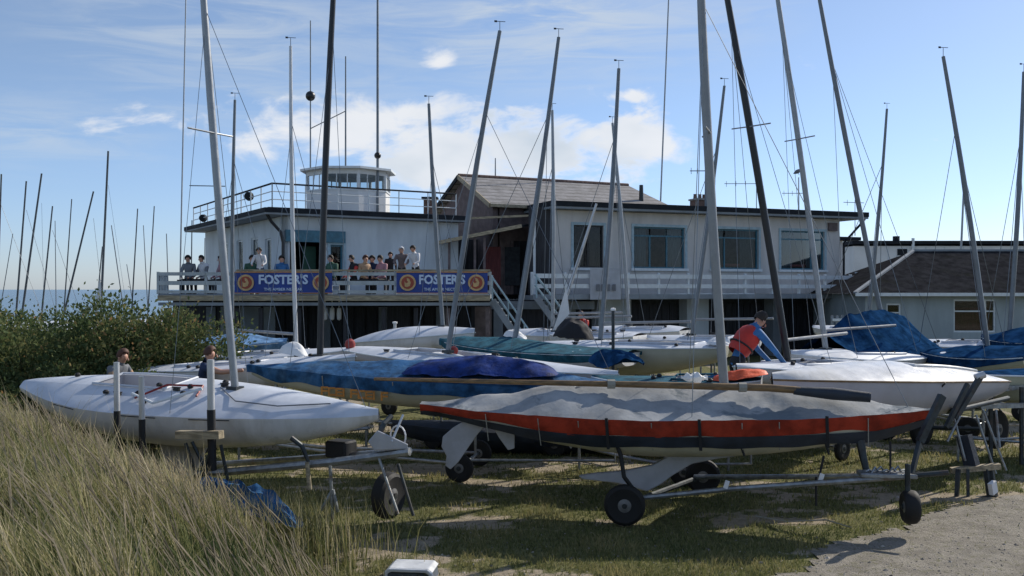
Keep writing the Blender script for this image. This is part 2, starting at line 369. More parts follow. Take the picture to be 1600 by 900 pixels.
def build_path():
    xs = np.arange(1.5, 16, .12); ys = np.arange(6.2, 20, .12); idx = {}; vs = []; fs = []
    def vid(i, j):
        if (i, j) not in idx:
            x, y = float(xs[i]), float(ys[j]); idx[i, j] = len(vs); vs.append((x, y, ground_h(x, y)+.004+.018*path_m(x, y)))
        return idx[i, j]
    for j in range(len(ys)-1):
        for i in range(len(xs)-1):
            if path_m(float(xs[i])+.06, float(ys[j])+.06) > .4: fs.append((vid(i, j), vid(i+1, j), vid(i+1, j+1), vid(i, j+1)))
    me = bpy.data.meshes.new('path'); me.from_pydata(vs, [], fs); me.polygons.foreach_set('use_smooth', [True]*len(fs))
    o = bpy.data.objects.new('path', me); COL.objects.link(o); o['kind'] = 'structure'
    m = bpy.data.materials.new('gravel'); m.use_nodes = True; k = NT(m.node_tree); b = k.n['Principled BSDF']; v = k.new('ShaderNodeTexCoord').outputs['Object']
    n1 = k.noise(v, 3, 6, .7, .3); n2 = k.noise(v, 55, 3, .7); n3 = k.noise(v, 12, 5, .75)
    c = k.mix(k.ramp(n1, .35, .65), (.23, .21, .175, 1), (.34, .31, .26, 1)); c = k.mix(k.ramp(n2, .45, .75, 0, .75), c, (.13, .11, .09, 1)); c = k.mix(k.ramp(n3, .52, .66, 0, .75), c, (.13, .13, .06, 1))
    k.l.new(c, b.inputs['Base Color']); b.inputs['Roughness'].default_value = .95; b.inputs['Specular IOR Level'].default_value = .15
    bp = k.new('ShaderNodeBump'); bp.inputs['Strength'].default_value = .8; bp.inputs['Distance'].default_value = .03; k.l.new(k.m('ADD', n2, n3), bp.inputs['Height']); k.l.new(bp.outputs[0], b.inputs['Normal'])
    me.materials.append(m)
build_path()
def build_sea():
    o = MB().add([(-6000, 66, -.55), (6000, 66, -.55), (6000, 9000, -.55), (-6000, 9000, -.55)], [(0, 1, 2, 3)])
    m = bpy.data.materials.new('sea_water'); m.use_nodes = True; k = NT(m.node_tree); b = k.n['Principled BSDF']; v = k.new('ShaderNodeTexCoord').outputs['Object']
    b.inputs['Base Color'].default_value = (.05, .10, .14, 1); b.inputs['Roughness'].default_value = .22
    bp = k.new('ShaderNodeBump'); bp.inputs['Strength'].default_value = .8; bp.inputs['Distance'].default_value = .35; k.l.new(k.noise(v, .6, 5), bp.inputs['Height']); k.l.new(bp.outputs[0], b.inputs['Normal'])
    o.build('sea', m, kind='structure')
build_sea()

# ------------------------------------------------------------------ blades and leaves (numpy)
def blades(name, base, hgt, wid, lean, tint, material, seg=2):
    n = len(base); th = RNG.uniform(0, pi, n); dx = np.cos(th)*wid/2; dy = np.sin(th)*wid/2
    V = np.zeros((n, 5, 3)); V[:, 0] = base; V[:, 1] = base; V[:, 0, 0] -= dx; V[:, 0, 1] -= dy; V[:, 1, 0] += dx; V[:, 1, 1] += dy
    mid = base+lean*.30; mid[:, 2] = base[:, 2]+hgt*.58
    V[:, 2] = mid; V[:, 3] = mid; V[:, 2, 0] += dx*.75; V[:, 2, 1] += dy*.75; V[:, 3, 0] -= dx*.75; V[:, 3, 1] -= dy*.75
    V[:, 4] = base+lean; V[:, 4, 2] = base[:, 2]+hgt
    me = bpy.data.meshes.new(name); me.vertices.add(n*5); me.vertices.foreach_set('co', V.reshape(-1))
    o5 = np.arange(n)[:, None]*5
    loops = np.concatenate([o5+np.array([0, 1, 2, 3]), o5+np.array([3, 2, 4])], 1).reshape(-1)
    me.loops.add(n*7); me.loops.foreach_set('vertex_index', loops.astype(np.int32))
    me.polygons.add(n*2); st = (np.arange(n)[:, None]*7+np.array([0, 4])).reshape(-1); me.polygons.foreach_set('loop_start', st.astype(np.int32))
    me.update(calc_edges=True); at = me.attributes.new('tint', 'FLOAT', 'POINT'); at.data.foreach_set('value', np.repeat(tint, 5).astype(np.float32))
    me.materials.append(M[material]); me.validate(); o = bpy.data.objects.new(name, me); COL.objects.link(o); o['kind'] = 'stuff'; return o
def build_dune_grass():
    pts = []; hs = []; ws = []; ln = []; tn = []
    tries = 0
    while len(pts) < 70000 and tries < 300000:
        tries += 1
        u = random.random(); y = 2.3+14*(u**.75)
        x = random.uniform(-.60*y-1.0, min(1.0, .2+0*y) if y > 6 else .6)
        d = dune_d(x, y)
        if d < -.15: continue
        if random.random() > sst(-.2, .5, d)*.98 or random.random() < sst(-.225, -.12, (x+.05)/y)**.7 or (x > -.118*y): continue
        cl = nz(x*.8, y*.8, 9); cl2 = nz(x*2.5, y*2.5, 8)
        if cl2 < -.15 and random.random() < .75: continue
        h = (.33+.30*random.random()+.20*cl+.20*cl2)*(.55+.45*sst(-.1, 1.2, d))
        if random.random() < .07: h *= 1.3
        if y < 4: h *= .8
        pts.append((x, y, ground_h(x, y)-.03)); hs.append(h); ws.append(random.uniform(.006, .013)*(1+y*.04))
        a = random.gauss(0, .9)+.8*nz(x*1.7, y*1.7, 13); L = h*random.uniform(.1, .8)
        ln.append((-cos(a)*L, sin(a)*L*.7, 0))
        tn.append(min(1, max(0, .50+.65*cl+.55*cl2+random.gauss(0, .24)+.10*sst(9, 12, y)-(.18 if (x > -2.2 and y < 9) else 0))))
    seeds = []
    for i in range(0, len(pts), 22):
        hs.append(hs[i]*random.uniform(1.05, 1.3)); pts.append(pts[i]); ws.append(.007); ln.append(tuple(q*1.35 for q in ln[i])); tn.append(random.uniform(.75, 1)); seeds.append(len(pts)-1)
    for k in range(1500):   # loose green tuft beside the trailer
        x, y = random.gauss(-2.35, .45), random.gauss(9.95, .35); pts.append((x, y, ground_h(x, y)-.02)); hs.append(random.uniform(.2, .8)); ws.append(random.uniform(.006, .012)); ln.append((random.gauss(-.05, .12), random.gauss(0, .1), 0)); tn.append(random.uniform(.2, .95))
    blades('dune_grass', np.array(pts), np.array(hs), np.array(ws), np.array(ln), np.array(tn), 'dune_grass')
build_dune_grass()
def seed_heads():
    o = MB()
    for k in range(1500):
        y = 3.2+10*(random.random()**.7); x = random.uniform(-.6*y-1, -.19*y)
        if dune_d(x, y) < .6: continue
        z = ground_h(x, y)+random.uniform(.42, .68); a = Vector((x, y, z)); d = Vector((-random.uniform(.2, .9), random.gauss(0, .3), 1)).normalized(); L = random.uniform(.06, .13); r_ = random.uniform(.004, .007)
        q = d.cross(Vector((0, 1, 0))).normalized()*r_; p = Vector((0, 1, 0))*r_
        o.add([a-d*.35, a-q, a-p, a+q, a+p, a+d*L], [(0, 1, 2), (0, 2, 3), (0, 3, 4), (0, 4, 1), (5, 2, 1), (5, 3, 2), (5, 4, 3), (5, 1, 4)])
    o.build('grass_seed_heads', 'seed', kind='stuff')
mk('seed', (.32, .26, .17), .9, var=.3, scale=3)
seed_heads()
def build_turf():
    pts = []; hs = []; ws = []; ln = []; tn = []
    while len(pts) < 75000:
        y = 8.8+12*(random.random()**1.5); x = random.uniform(-.5*y, .56*y)
        if dune_d(x, y) > .1: continue
        s = sand_m(x, y); p = path_m(x, y)
        if random.random() < s*.93 or (p > .3 and random.random() < (.93 if p < .9 else .992)): continue
        c = nz(x*1.5, y*1.5, 6); h = random.uniform(.025, .07)*(1+1.1*max(0, c))
        pts.append((x, y, ground_h(x, y)-.004)); hs.append(h); ws.append(random.uniform(.006, .012)*y/10)
        a = random.uniform(0, 2*pi); L = h*random.uniform(.2, .9); ln.append((cos(a)*L, sin(a)*L, 0)); tn.append(min(1, max(0, .5+.5*c+random.gauss(0, .2))))
    blades('short_grass', np.array(pts), np.array(hs), np.array(ws), np.array(ln), np.array(tn), 'turf')
build_turf()
def pebbles():
    o = MB(); base = [(0, 0, 1), (.9, 0, .1), (.2, .85, .15), (-.75, .5, .1), (-.7, -.55, .15), (.25, -.9, .1)]
    for k in range(5200):
        y = 9.0+7*random.random()**1.4; x = random.uniform(-.12*y, .56*y); p = path_m(x, y)
        if p < .3 and random.random() < .72: continue
        r_ = random.uniform(.006, .016)*(1.9 if random.random() < .05 else 1); a = random.uniform(0, 6.28); c, q = cos(a), sin(a); z = ground_h(x, y)+.018*p
        o.add([(x+(u*c-v*q)*r_*1.3, y+(u*q+v*c)*r_, z+w_*r_*.8) for u, v, w_ in base], [(0, 1, 2), (0, 2, 3), (0, 3, 4), (0, 4, 5), (0, 5, 1)])
    o.build('pebbles', 'stone', kind='stuff', fix=False)
mk('stone', (.30, .27, .23), .9, var=.5, scale=9)
pebbles()
def shrub(x, y, r, h, n, label):
    n = int(n*1.7)
    t = thing('bush', label, 'bush', (x, y, ground_h(x, y)), 0, 'dark bushes behind the dune grass')
    st = MB(); blobs = []
    for i in range(9):
        a = random.uniform(0, 2*pi); q = r*.7*sqrt(random.random()); hh = h*random.uniform(.5, .86)*(1-.3*(q/r)**2)
        p = Vector((q*cos(a), q*sin(a), hh)); blobs.append((p, random.uniform(.30, .52)*min(r, h)*.85))
        st.tube([(random.uniform(-.1, .1), random.uniform(-.1, .1), -.1), p*.5+Vector((0, 0, .05)), p], [.03, .02, .008], 5)
    for i in range(10):
        a = random.uniform(0, 2*pi); q = r*random.uniform(.5, 1); p = Vector((q*cos(a), q*sin(a), h*random.uniform(.12, .42))); blobs.append((p, random.uniform(.3, .42)*min(r, h)*.8))
        st.tube([(0, 0, -.05), p*.6, p], [.025, .015, .006], 5)
    st.build('stem', 'bark', t)
    cum = np.array([b[1]**2 for b in blobs]); cum = cum/cum.sum()
    which = RNG.choice(len(blobs), n, p=cum); c = np.array([tuple(b[0]) for b in blobs])[which]; rr = np.array([b[1] for b in blobs])[which]
    d = RNG.normal(size=(n, 3)); d /= np.linalg.norm(d, axis=1)[:, None]; d[:, 2] = d[:, 2]*.9
    rad = rr*(RNG.uniform(.35, 1, n)**.5)*(1+.35*(RNG.random(n) < .12)); base = c+d*rad[:, None]; base[:, 2] = np.maximum(base[:, 2], .02)
    a1 = RNG.normal(size=(n, 3)); a1[:, 2] += .9; a1 += d*.8; a1 /= np.linalg.norm(a1, axis=1)[:, None]; a2 = np.cross(a1, RNG.normal(size=(n, 3))); a2 /= np.linalg.norm(a2, axis=1)[:, None]
    L = RNG.uniform(.04, .11, n)[:, None]; W = L*.27
    V = np.stack([base, base+a1*L*.5+a2*W, base+a1*L, base+a1*L*.5-a2*W], 1).reshape(-1, 3)
    me = bpy.data.meshes.new('foliage'); me.vertices.add(n*4); me.vertices.foreach_set('co', V.reshape(-1)); me.loops.add(n*4); me.loops.foreach_set('vertex_index', np.arange(n*4, dtype=np.int32))
    me.polygons.add(n); me.polygons.foreach_set('loop_start', np.arange(0, n*4, 4, dtype=np.int32)); me.update(calc_edges=True)
    tb = RNG.uniform(.1, .8, len(blobs))[which]; tint = np.clip(tb*.55+RNG.normal(.18, .16, n)+.3*(RNG.random(n) < .06), 0, 1)
    me.attributes.new('tint', 'FLOAT', 'POINT').data.foreach_set('value', np.repeat(tint, 4).astype(np.float32)); me.materials.append(M['leaf'])
    o = bpy.data.objects.new('foliage', me); COL.objects.link(o); o.parent = t
for a in [(-11.2, 17.2, 1.9, 1.95, 12000, 'dark green bush at the left edge of the picture behind tall grass'),
          (-9.3, 18.6, 2.1, 2.35, 12000, 'broad dark bush second from the left edge, in front of the thin masts'),
          (-9.0, 15.9, 1.2, 1.45, 7000, 'low bush just above the left tip of the white keelboat'),
          (-7.6, 18.6, 1.8, 2.45, 11000, 'rounded green bush behind the person with pale hair'),
          (-6.4, 18.2, 1.5, 2.4, 9000, 'rightmost tall bush, beside the timber posts of the clubhouse'),
          (-7.1, 16.6, 1.1, 1.55, 8000, 'low reddish green bush behind the white keelboat deck'),
          (-12.8, 20.5, 2.4, 2.5, 9000, 'far left bush partly outside the picture edge'),
          (-10.9, 21.5, 2.0, 2.15, 8000, 'bush at the back beneath the leaning grey masts')]: shrub(*a)

# ------------------------------------------------------------------ boats
def interp(tab, t):
    if t <= tab[0][0]: return tab[0][1]
    for (a, u), (b, v) in zip(tab, tab[1:]):
        if t <= b: q = (t-a)/(b-a); return u+(v-u)*q*q*(3-2*q)
    return tab[-1][1]
BOATS = {}
class Boat:
    def __init__(s, label, stern, bow, beam=1.5, depth=.45, hull='gel_white', deck='gel_deck', ws=.62, camber=.1, sag=.06, heel=0, cockpit=(.18, .6, .68, .28),
                 cover=None, name='sailing_dinghy', cat='sailing boat', group='boats parked in the dinghy park', strip='trim_white', key=None, full=1.0, rocker=.85, npt=26, srk=None, brk=.62):
        a = P(*stern); b = P(*bow); s.a, s.b = a, b; s.L = sqrt((b.x-a.x)**2+(b.y-a.y)**2); s.rz = atan2(b.y-a.y, b.x-a.x)
        mx, my = (a.x+b.x)/2, (a.y+b.y)/2; s.gz = ground_h(mx, my)
        s.root = thing(name, label, cat, (mx, my, s.gz), s.rz, group)
        s.zs, s.zb = a.z-s.gz, b.z-s.gz; s.beam, s.depth, s.ws, s.camber, s.sag, s.rocker = beam, depth, ws, camber, sag, rocker; s.cockpit = cockpit; s.heel = heel
        s.W = Matrix.Translation((mx, my, s.gz)) @ Matrix.Rotation(s.rz, 4, 'Z'); s.Wi = s.W.inverted()
        zc = (s.zs+s.zb)/2; s.xf = Matrix.Translation((0, 0, zc)) @ Matrix.Rotation(heel, 4, 'X') @ Matrix.Translation((0, 0, -zc)); s.n = npt; s.srk = .62*rocker if srk is None else srk; s.brk = brk
        s.make_hull(hull); s.make_deck(deck)
        if strip:
            for sg in (-1, 1):
                o = MB(s.xf); o.tube([(s.X(t), sg*(s.hb(t)+.008), s.sh(t)-.01) for t in [i/20 for i in range(21)]], .014, 6); o.build('gunwale', strip, s.root, smooth=True)
        if cover: s.make_cover(**cover)
        if key: BOATS[key] = s
    def X(s, t): return (t-.5)*s.L
    def hb(s, t):
        B = s.beam/2
        return B*(s.ws+(1-s.ws)*sin(pi/2*min(t/.42, 1))) if t < .42 else B*max(.018, max(0, cos(pi/2*((t-.42)/.58)))**.72)
    def sh(s, t): return lerp(s.zs, s.zb, t)-s.sag*4*t*(1-t)
    def dp(s, t):
        d = s.depth
        return d*(1-s.brk*((t-.5)/.5)**2.4) if t > .5 else d*(1-s.srk*((.5-t)/.5)**1.7)
    def ht(s, t, a=0): return s.sh(t)+s.camber*(1-a*a)*(.35+.65*max(0, sin(pi*min(1, max(0, t))**.8)))
    def make_hull(s, m):
        rows = []
        for i in range(s.n+1):
            t = i/s.n; b, d, z, x = s.hb(t), s.dp(t), s.sh(t), s.X(t); r = []
            for j in range(-8, 9):
                q = (1-abs(j)/8)*pi/2; yy = b*max(0, cos(q))**.62*(1 if j > 0 else -1) if j else 0
                zz = z-d*sin(q)**.95*(1 if t < .97 else .8); r.append((x-(.0 if t < .9 else (t-.9)*1.2*sin(q)*d), yy, zz))
            rows.append(r)
        o = MB(s.xf); o.grid(rows); c = len(rows[0]); o.add([rows[0][j] for j in range(c)], [tuple(range(c))])
        s.hull = o.build('hull', m, s.root, smooth=True)
    def make_deck(s, m):
        A = [-1, -.85, -.68, -.45, -.2, 0, .2, .45, .68, .85, 1]; n = s.n; ck = s.cockpit; o = MB(s.xf)
        if ck: A = sorted(set([-1, -.85, -ck[2], -.4, -.15, 0, .15, .4, ck[2], .85, 1]))
        T = [i/n for i in range(n+1)]
        if ck: T = sorted(set([t for t in T if abs(t-ck[0]) > .02 and abs(t-ck[1]) > .02]+[ck[0], ck[1]]))
        pt = lambda t, a: (s.X(t), a*s.hb(t), s.ht(t, a))
        vs = [pt(t, a) for t in T for a in A]; na = len(A); fs = []
        inside = lambda i, j: ck and ck[0]-1e-6 <= T[i] and T[i+1] <= ck[1]+1e-6 and -ck[2]-1e-6 <= A[j] and A[j+1] <= ck[2]+1e-6
        for i in range(len(T)-1):
            for j in range(na-1):
                if not inside(i, j): fs.append((i*na+j, i*na+j+1, (i+1)*na+j+1, (i+1)*na+j))
        o.add(vs, fs); o.build('deck', m, s.root, smooth=True)
        if ck:
            k = MB(s.xf); Tc = [t for t in T if ck[0]-1e-6 <= t <= ck[1]+1e-6]; w = ck[2]; dz = ck[3]
            fl = lambda t, sg: (s.X(t), sg*w*s.hb(t)*.92, s.sh(t)-dz)
            k.grid([[fl(t, -1), fl(t, 1)] for t in Tc])
            for sg in (-1, 1): k.grid([[pt(t, sg*w), fl(t, sg)] for t in Tc])
            for t in (ck[0], ck[1]): k.grid([[pt(t, -w), pt(t, 0), pt(t, w)], [fl(t, -1), (s.X(t), 0, s.sh(t)-dz), fl(t, 1)]])
            k.build('cockpit', 'gel_grey', s.root)
            c = MB(s.xf); ring = [pt(t, -w) for t in Tc]+[pt(t, w) for t in reversed(Tc)]; c.tube([Vector(p)+Vector((0, 0, .02)) for p in ring+[ring[0]]], .018, 5, cap=False); c.build('coaming', m, s.root, smooth=True)
            th = MB(s.xf); t = lerp(ck[0], ck[1], .5); th.box((s.X(t), 0, s.sh(t)-.06), (.22, 2*w*s.hb(t)*.97, .035)); th.build('thwart', m, s.root)
    def make_cover(s, m='tarp_blue', ridge=((0, .05), (.5, .3), (1, .02)), skirt=.12, t0=-.01, t1=1.01, wr=.03, bands=None, name='cover', pw=1.25, wave=.0, fl=.02):
        n = 64; A = [-1+i/9 for i in range(19)]; sd_ = random.random()*50; rows = []
        for i in range(n+1):
            t = lerp(t0, t1, i/n); tt = min(1, max(0, t)); b = s.hb(tt)+fl; x = s.X(t); r = []; rh = interp(ridge, t); z0 = s.sh(tt)
            for a in A:
                tp = (1-abs(a)**pw)
                w1 = .8*nz(x*1.1, a*1.2, sd_)-.9*abs(nz(x*3.4+a*1.3, a*.5, sd_+7))-.5*abs(nz(x*8.5-abs(a)*2.5, a*.7, sd_+3))+.35
                z = z0+.012+max(s.ht(tt, a)-z0, rh*tp)+wr*w1*(.25+tp*(1.7-1.5*tp))*min(1, rh*5+.4); r.append((x, a*b, z))
            rows.append(r)
        o = MB(s.xf); o.grid(rows); s.cov = o.build(name, m, s.root, smooth=True)
        z = 0
        for k, (bm_, h) in enumerate(bands or [(m, skirt)]):
            for sg in (-1, 1):
                rr = []
                for i in range(n+1):
                    t = lerp(t0, t1, i/n); tt = min(1, max(0, t)); b = s.hb(tt)+fl; x = s.X(t); z0 = s.sh(tt)+.012; r = []
                    top = rows[i][0 if sg < 0 else -1][2] if k == 0 else None; hh = h*(1+wave*nz(x*1.7, k, sd_))*(sst(-.05, .34, tt)*.62+.38)*(1 if tt < .9 else lerp(1, .55, (tt-.9)/.1)); zz = z*(sst(-.05, .34, tt)*.62+.38)*(1 if tt < .9 else lerp(1, .55, (tt-.9)/.1))
                    for q in (0, .33, .66, 1):
                        zd = z0-zz-hh*q; f = .012*nz(x*5, q*2, sd_+k)+.004*k
                        if top is not None and q == 0: zd = top; f = 0
                        inw = 1-.30*((z0-zd)/max(.1, s.dp(tt)))**2 if zd < z0 else 1
                        r.append((x, sg*(b*inw+f), zd))
                    rr.append(r)
                q = MB(s.xf); q.grid(rr); q.build(['skirt', 'hem'][min(k, 1)] if bands else 'skirt', bm_, s.root, smooth=True)
            z += h
        # closing flaps at the two ends
        return s
    def t_px(s, px):
        k = (px-800)/F; return ((k*s.a.y-s.a.x)/((s.b.x-s.a.x)-k*(s.b.y-s.a.y)))
    def at(s, t, a=0, dz=0): return s.xf @ Vector((s.X(t), a*s.hb(t), s.ht(t, a)+dz))
    def mast(s, px, top, r=.036, m='alu', vane=True, wires=True, dY=0, base_dz=0, spreader=None, t=None, lower=None, taper=.7):
        t = s.t_px(px) if t is None else t; tt = min(.97, max(.03, t)); base = s.at(tt, 0, base_dz)
        if t < .03 or t > .97: base = s.Wi @ (s.W @ s.at(tt)); 
        wb = s.W @ base; tp = P(top[0], top[1], wb.y+dY); lt = s.Wi @ tp
        o = MB(); n = 7; pts = [base.lerp(lt, i/n) for i in range(n+1)]
        if taper: bend = (lt-base).length*.006; pts = [p+Vector((-bend*sin(pi*i/n), 0, 0)) for i, p in enumerate(pts)]
        o.tube(pts, [r*(1-(1-taper)*max(0, (i/n-.6)/.4)) for i in range(n+1)], 10); o.build('mast', m, s.root, smooth=True)
        f = MB(); f.box(tuple(base), (r*3.4, r*3, .05)); f.build('mast_step', 'steel_dark', s.root)
        d = (lt-base)
        if vane:
            v = MB(); v.tube([lt, lt+Vector((0, 0, .16))], .006, 5); q = s.Wi.to_3x3() @ Vector((1, .2, 0)); c = lt+Vector((0, 0, .17))
            v.bar(c-q*.10, c+q*.10, .008, .010); v.bar(c-q*.10, c-q*.05, .006, .035); v.build('wind_vane', 'mast_black', s.root)
        if wires:
            hp = base+d*.74; wr = .0045*max(1, wb.y/14)
            for sg in (-1, 1):
                u = MB(); u.tube([s.at(max(.05, tt-.07), sg*.92), hp], wr, 4); u.build('shroud', 'wire', s.root)
            u = MB(); u.tube([s.at(.97), hp], wr, 4); u.build('forestay', 'wire', s.root)
        if spreader:
            c = base+d*spreader
            for sg in (-1, 1): MB().tube([c, c+Vector((-.08, sg*.38, .02))], .012, 6).build('spreader', 'alu', s.root)
        s.mast_base, s.mast_dir = base, d; return s
    def boom(s, L=2.2, h=.45, m='alu', r=.03):
        b = s.mast_base+s.mast_dir.normalized()*h; MB().tube([b, b+Vector((-L, .05, .06))], r, 8).build('boom', m, s.root, smooth=True); return s
    def fitting(s, t, a, kind='block'):
        p = s.at(t, a); o = MB()
        if kind == 'block': o.lathe([(.001, 0), (.035, .002), (.04, .03), (.02, .05), (.001, .052)], p, n=8)
        elif kind == 'cleat': o.box(tuple(p+Vector((0, 0, .02))), (.10, .03, .03)).box(tuple(p+Vector((0, 0, .045))), (.14, .02, .015))
        o.build('deck_'+kind, 'strap_black', s.root); return s
    def tie(s, t, m='rope', r=.008, drop=.5):
        A = [-1.04+i*.13 for i in range(17)]; pts = []
        for sg in (-1, 1):
            o = MB(); e = [s.xf @ Vector((s.X(t), sg*(s.hb(t)+.04), s.sh(t)-.02)), s.xf @ Vector((s.X(t)+.02, sg*(s.hb(t)*.75+.04), s.sh(t)-drop))]
            o.tube(e, r, 5); o.build('tie', m, s.root)
        return s
    def side_text(s, txt, t0, t1, z, size, m, side=-1):
        """raised lettering along the topsides facing the camera"""
        n = len(txt)
        for i, ch in enumerate(txt):
            pass
    def trolley(s, label, wheel_t=.42, wr=.21, wm='rubber', track=None, m='galv', hitch=True, post=False):
        """two-wheeled launching trolley that carries the hull, standing on the ground"""
        r = thing('launching_trolley', label, 'trolley', tuple(s.root.location), s.rz, 'launching trolleys under the boats'); tr = track or s.beam*.40; xw = s.X(wheel_t); fx = s.X(1)+.25; zk = s.sh(wheel_t)-s.dp(wheel_t)
        f = MB(); f.tube([(xw, -tr, wr), (xw, tr, wr)], .028, 8); f.build('axle', m, r, smooth=True)
        for sg in (-1, 1):
            MB().tube([(xw, sg*tr*.8, wr+.03), (s.X(.8), sg*.16, wr+.10), (fx, sg*.03, wr+.22)], .024, 8).build('side_rail', m, r, smooth=True)
            wheel(r, (xw, sg*(tr+.05), wr), wr, wm)
            MB().tube([(xw, sg*tr*.7, wr), (xw, sg*tr*.66, max(wr+.1, s.sh(wheel_t)-s.dp(wheel_t)*.55))], .022, 6).build('upright', m, r)
        k = MB(); zz = max(wr+.04, zk-.02); n = 8
        k.tube([(xw, -tr*.68+2*tr*.68*i/n, zz+(.0 if 0 < i < n else .06)) for i in range(n+1)], .03, 6); k.build('cradle', m, r, smooth=True)
        zb = s.sh(.93)-s.dp(.93); MB().tube([(s.X(.93), 0, wr+.18), (s.X(.93), 0, max(wr+.22, zb))], .026, 6).build('bow_support', m, r)
        if s.zs-s.dp(0) > .2: MB().tube([(xw, 0, wr), (s.X(.06), 0, wr+.06), (s.X(.06), 0, s.sh(.06)-s.dp(.06))], .022, 6).build('stern_support', m, r)
        MB().tube([(fx-.05, 0, 0.0), (fx-.05, 0, wr+.25)], .022, 6).build('prop_leg', m, r)
        return r
def wheel(parent, c, r, tm='rubber', width=.09, axis='Y', rim='rim_grey'):
    w_ = width; wb = MB(); wb.lathe([(.03, -w_*.5), (r*.58, -w_*.32), (r*.60, -w_*.40), (r*.60, w_*.40), (r*.58, w_*.32), (.03, w_*.5)], c, axis, 20); q = wb.build('wheel', rim, parent, smooth=True)
    ty = MB(); ty.lathe([(r*.60, -w_*.42), (r*.82, -w_*.52), (r*.96, -w_*.36), (r, -w_*.12), (r, w_*.12), (r*.96, w_*.36), (r*.82, w_*.52), (r*.60, w_*.42)], c, axis, 24)
    ty.build('tyre', tm, q, smooth=True); hb = MB(); hb.lathe([(.001, -w_*.62), (.03, -w_*.6), (.035, w_*.6), (.001, w_*.62)], c, axis, 10); hb.build('hub', 'steel_dark', q, smooth=True)
    return q

# --- B1 the white keelboat, front left
b1 = Boat('long white keelboat at the front left, partly hidden by tall grass', (42, 601, 13.7), (592, 648, 11.0), beam=1.6, depth=.53, ws=.14, srk=.8, brk=.84, camber=.20, sag=-.01, heel=radians(10),
          cockpit=(.28, .50, .36, .25), name='keelboat', cat='keelboat', group=None, deck='gel_deck', strip=None)
b1.mast(370, (306, -190), r=.048, m='alu', vane=False, spreader=.5, base_dz=.0)
for t, a in [(.17, .1), (.45, -.55), (.49, -.75), (.47, -.25), (.56, -.45), (.55, -.2), (.60, .2), (.36, -.6)]: b1.fitting(t, a)
for t, a in [(.53, -.35), (.62, .0), (.40, -.62)]: b1.fitting(t, a, 'cleat')
MB().tube([b1.at(.46, -.7, .03), b1.at(.50, -.3, .05), b1.at(.58, -.15, .03), b1.at(.60, -.5, .02)], .014, 5).build('sheet', 'red', b1.root)
MB().tube([b1.at(.62, -.1, .02), b1.at(.70, -.55, .02), b1.at(.80, -.62, .02), b1.at(.9, -.3, .02)], .008, 5).build('bow_line', 'cloth_grey', b1.root)
MB().tube([b1.at(.44, -.6, .03), b1.at(.52, -.78, .03), b1.at(.60, -.35, .06)], .02, 6).build('side_rail', 'trim_white', b1.root)
kp = [(-.35, .02), (.55, .02), (.35, -.35), (.15, -.62), (-.35, -.66), (-.75, -.55), (-.70, -.48), (-.2, -.42)]
k1 = MB(); k1.prism(kp, -.03, .03, lambda u, v, q: (u-.1, q, v+b1.sh(.5)-b1.dp(.5))); k1.build('keel', 'keel_grey', b1.root, bevel=.008)

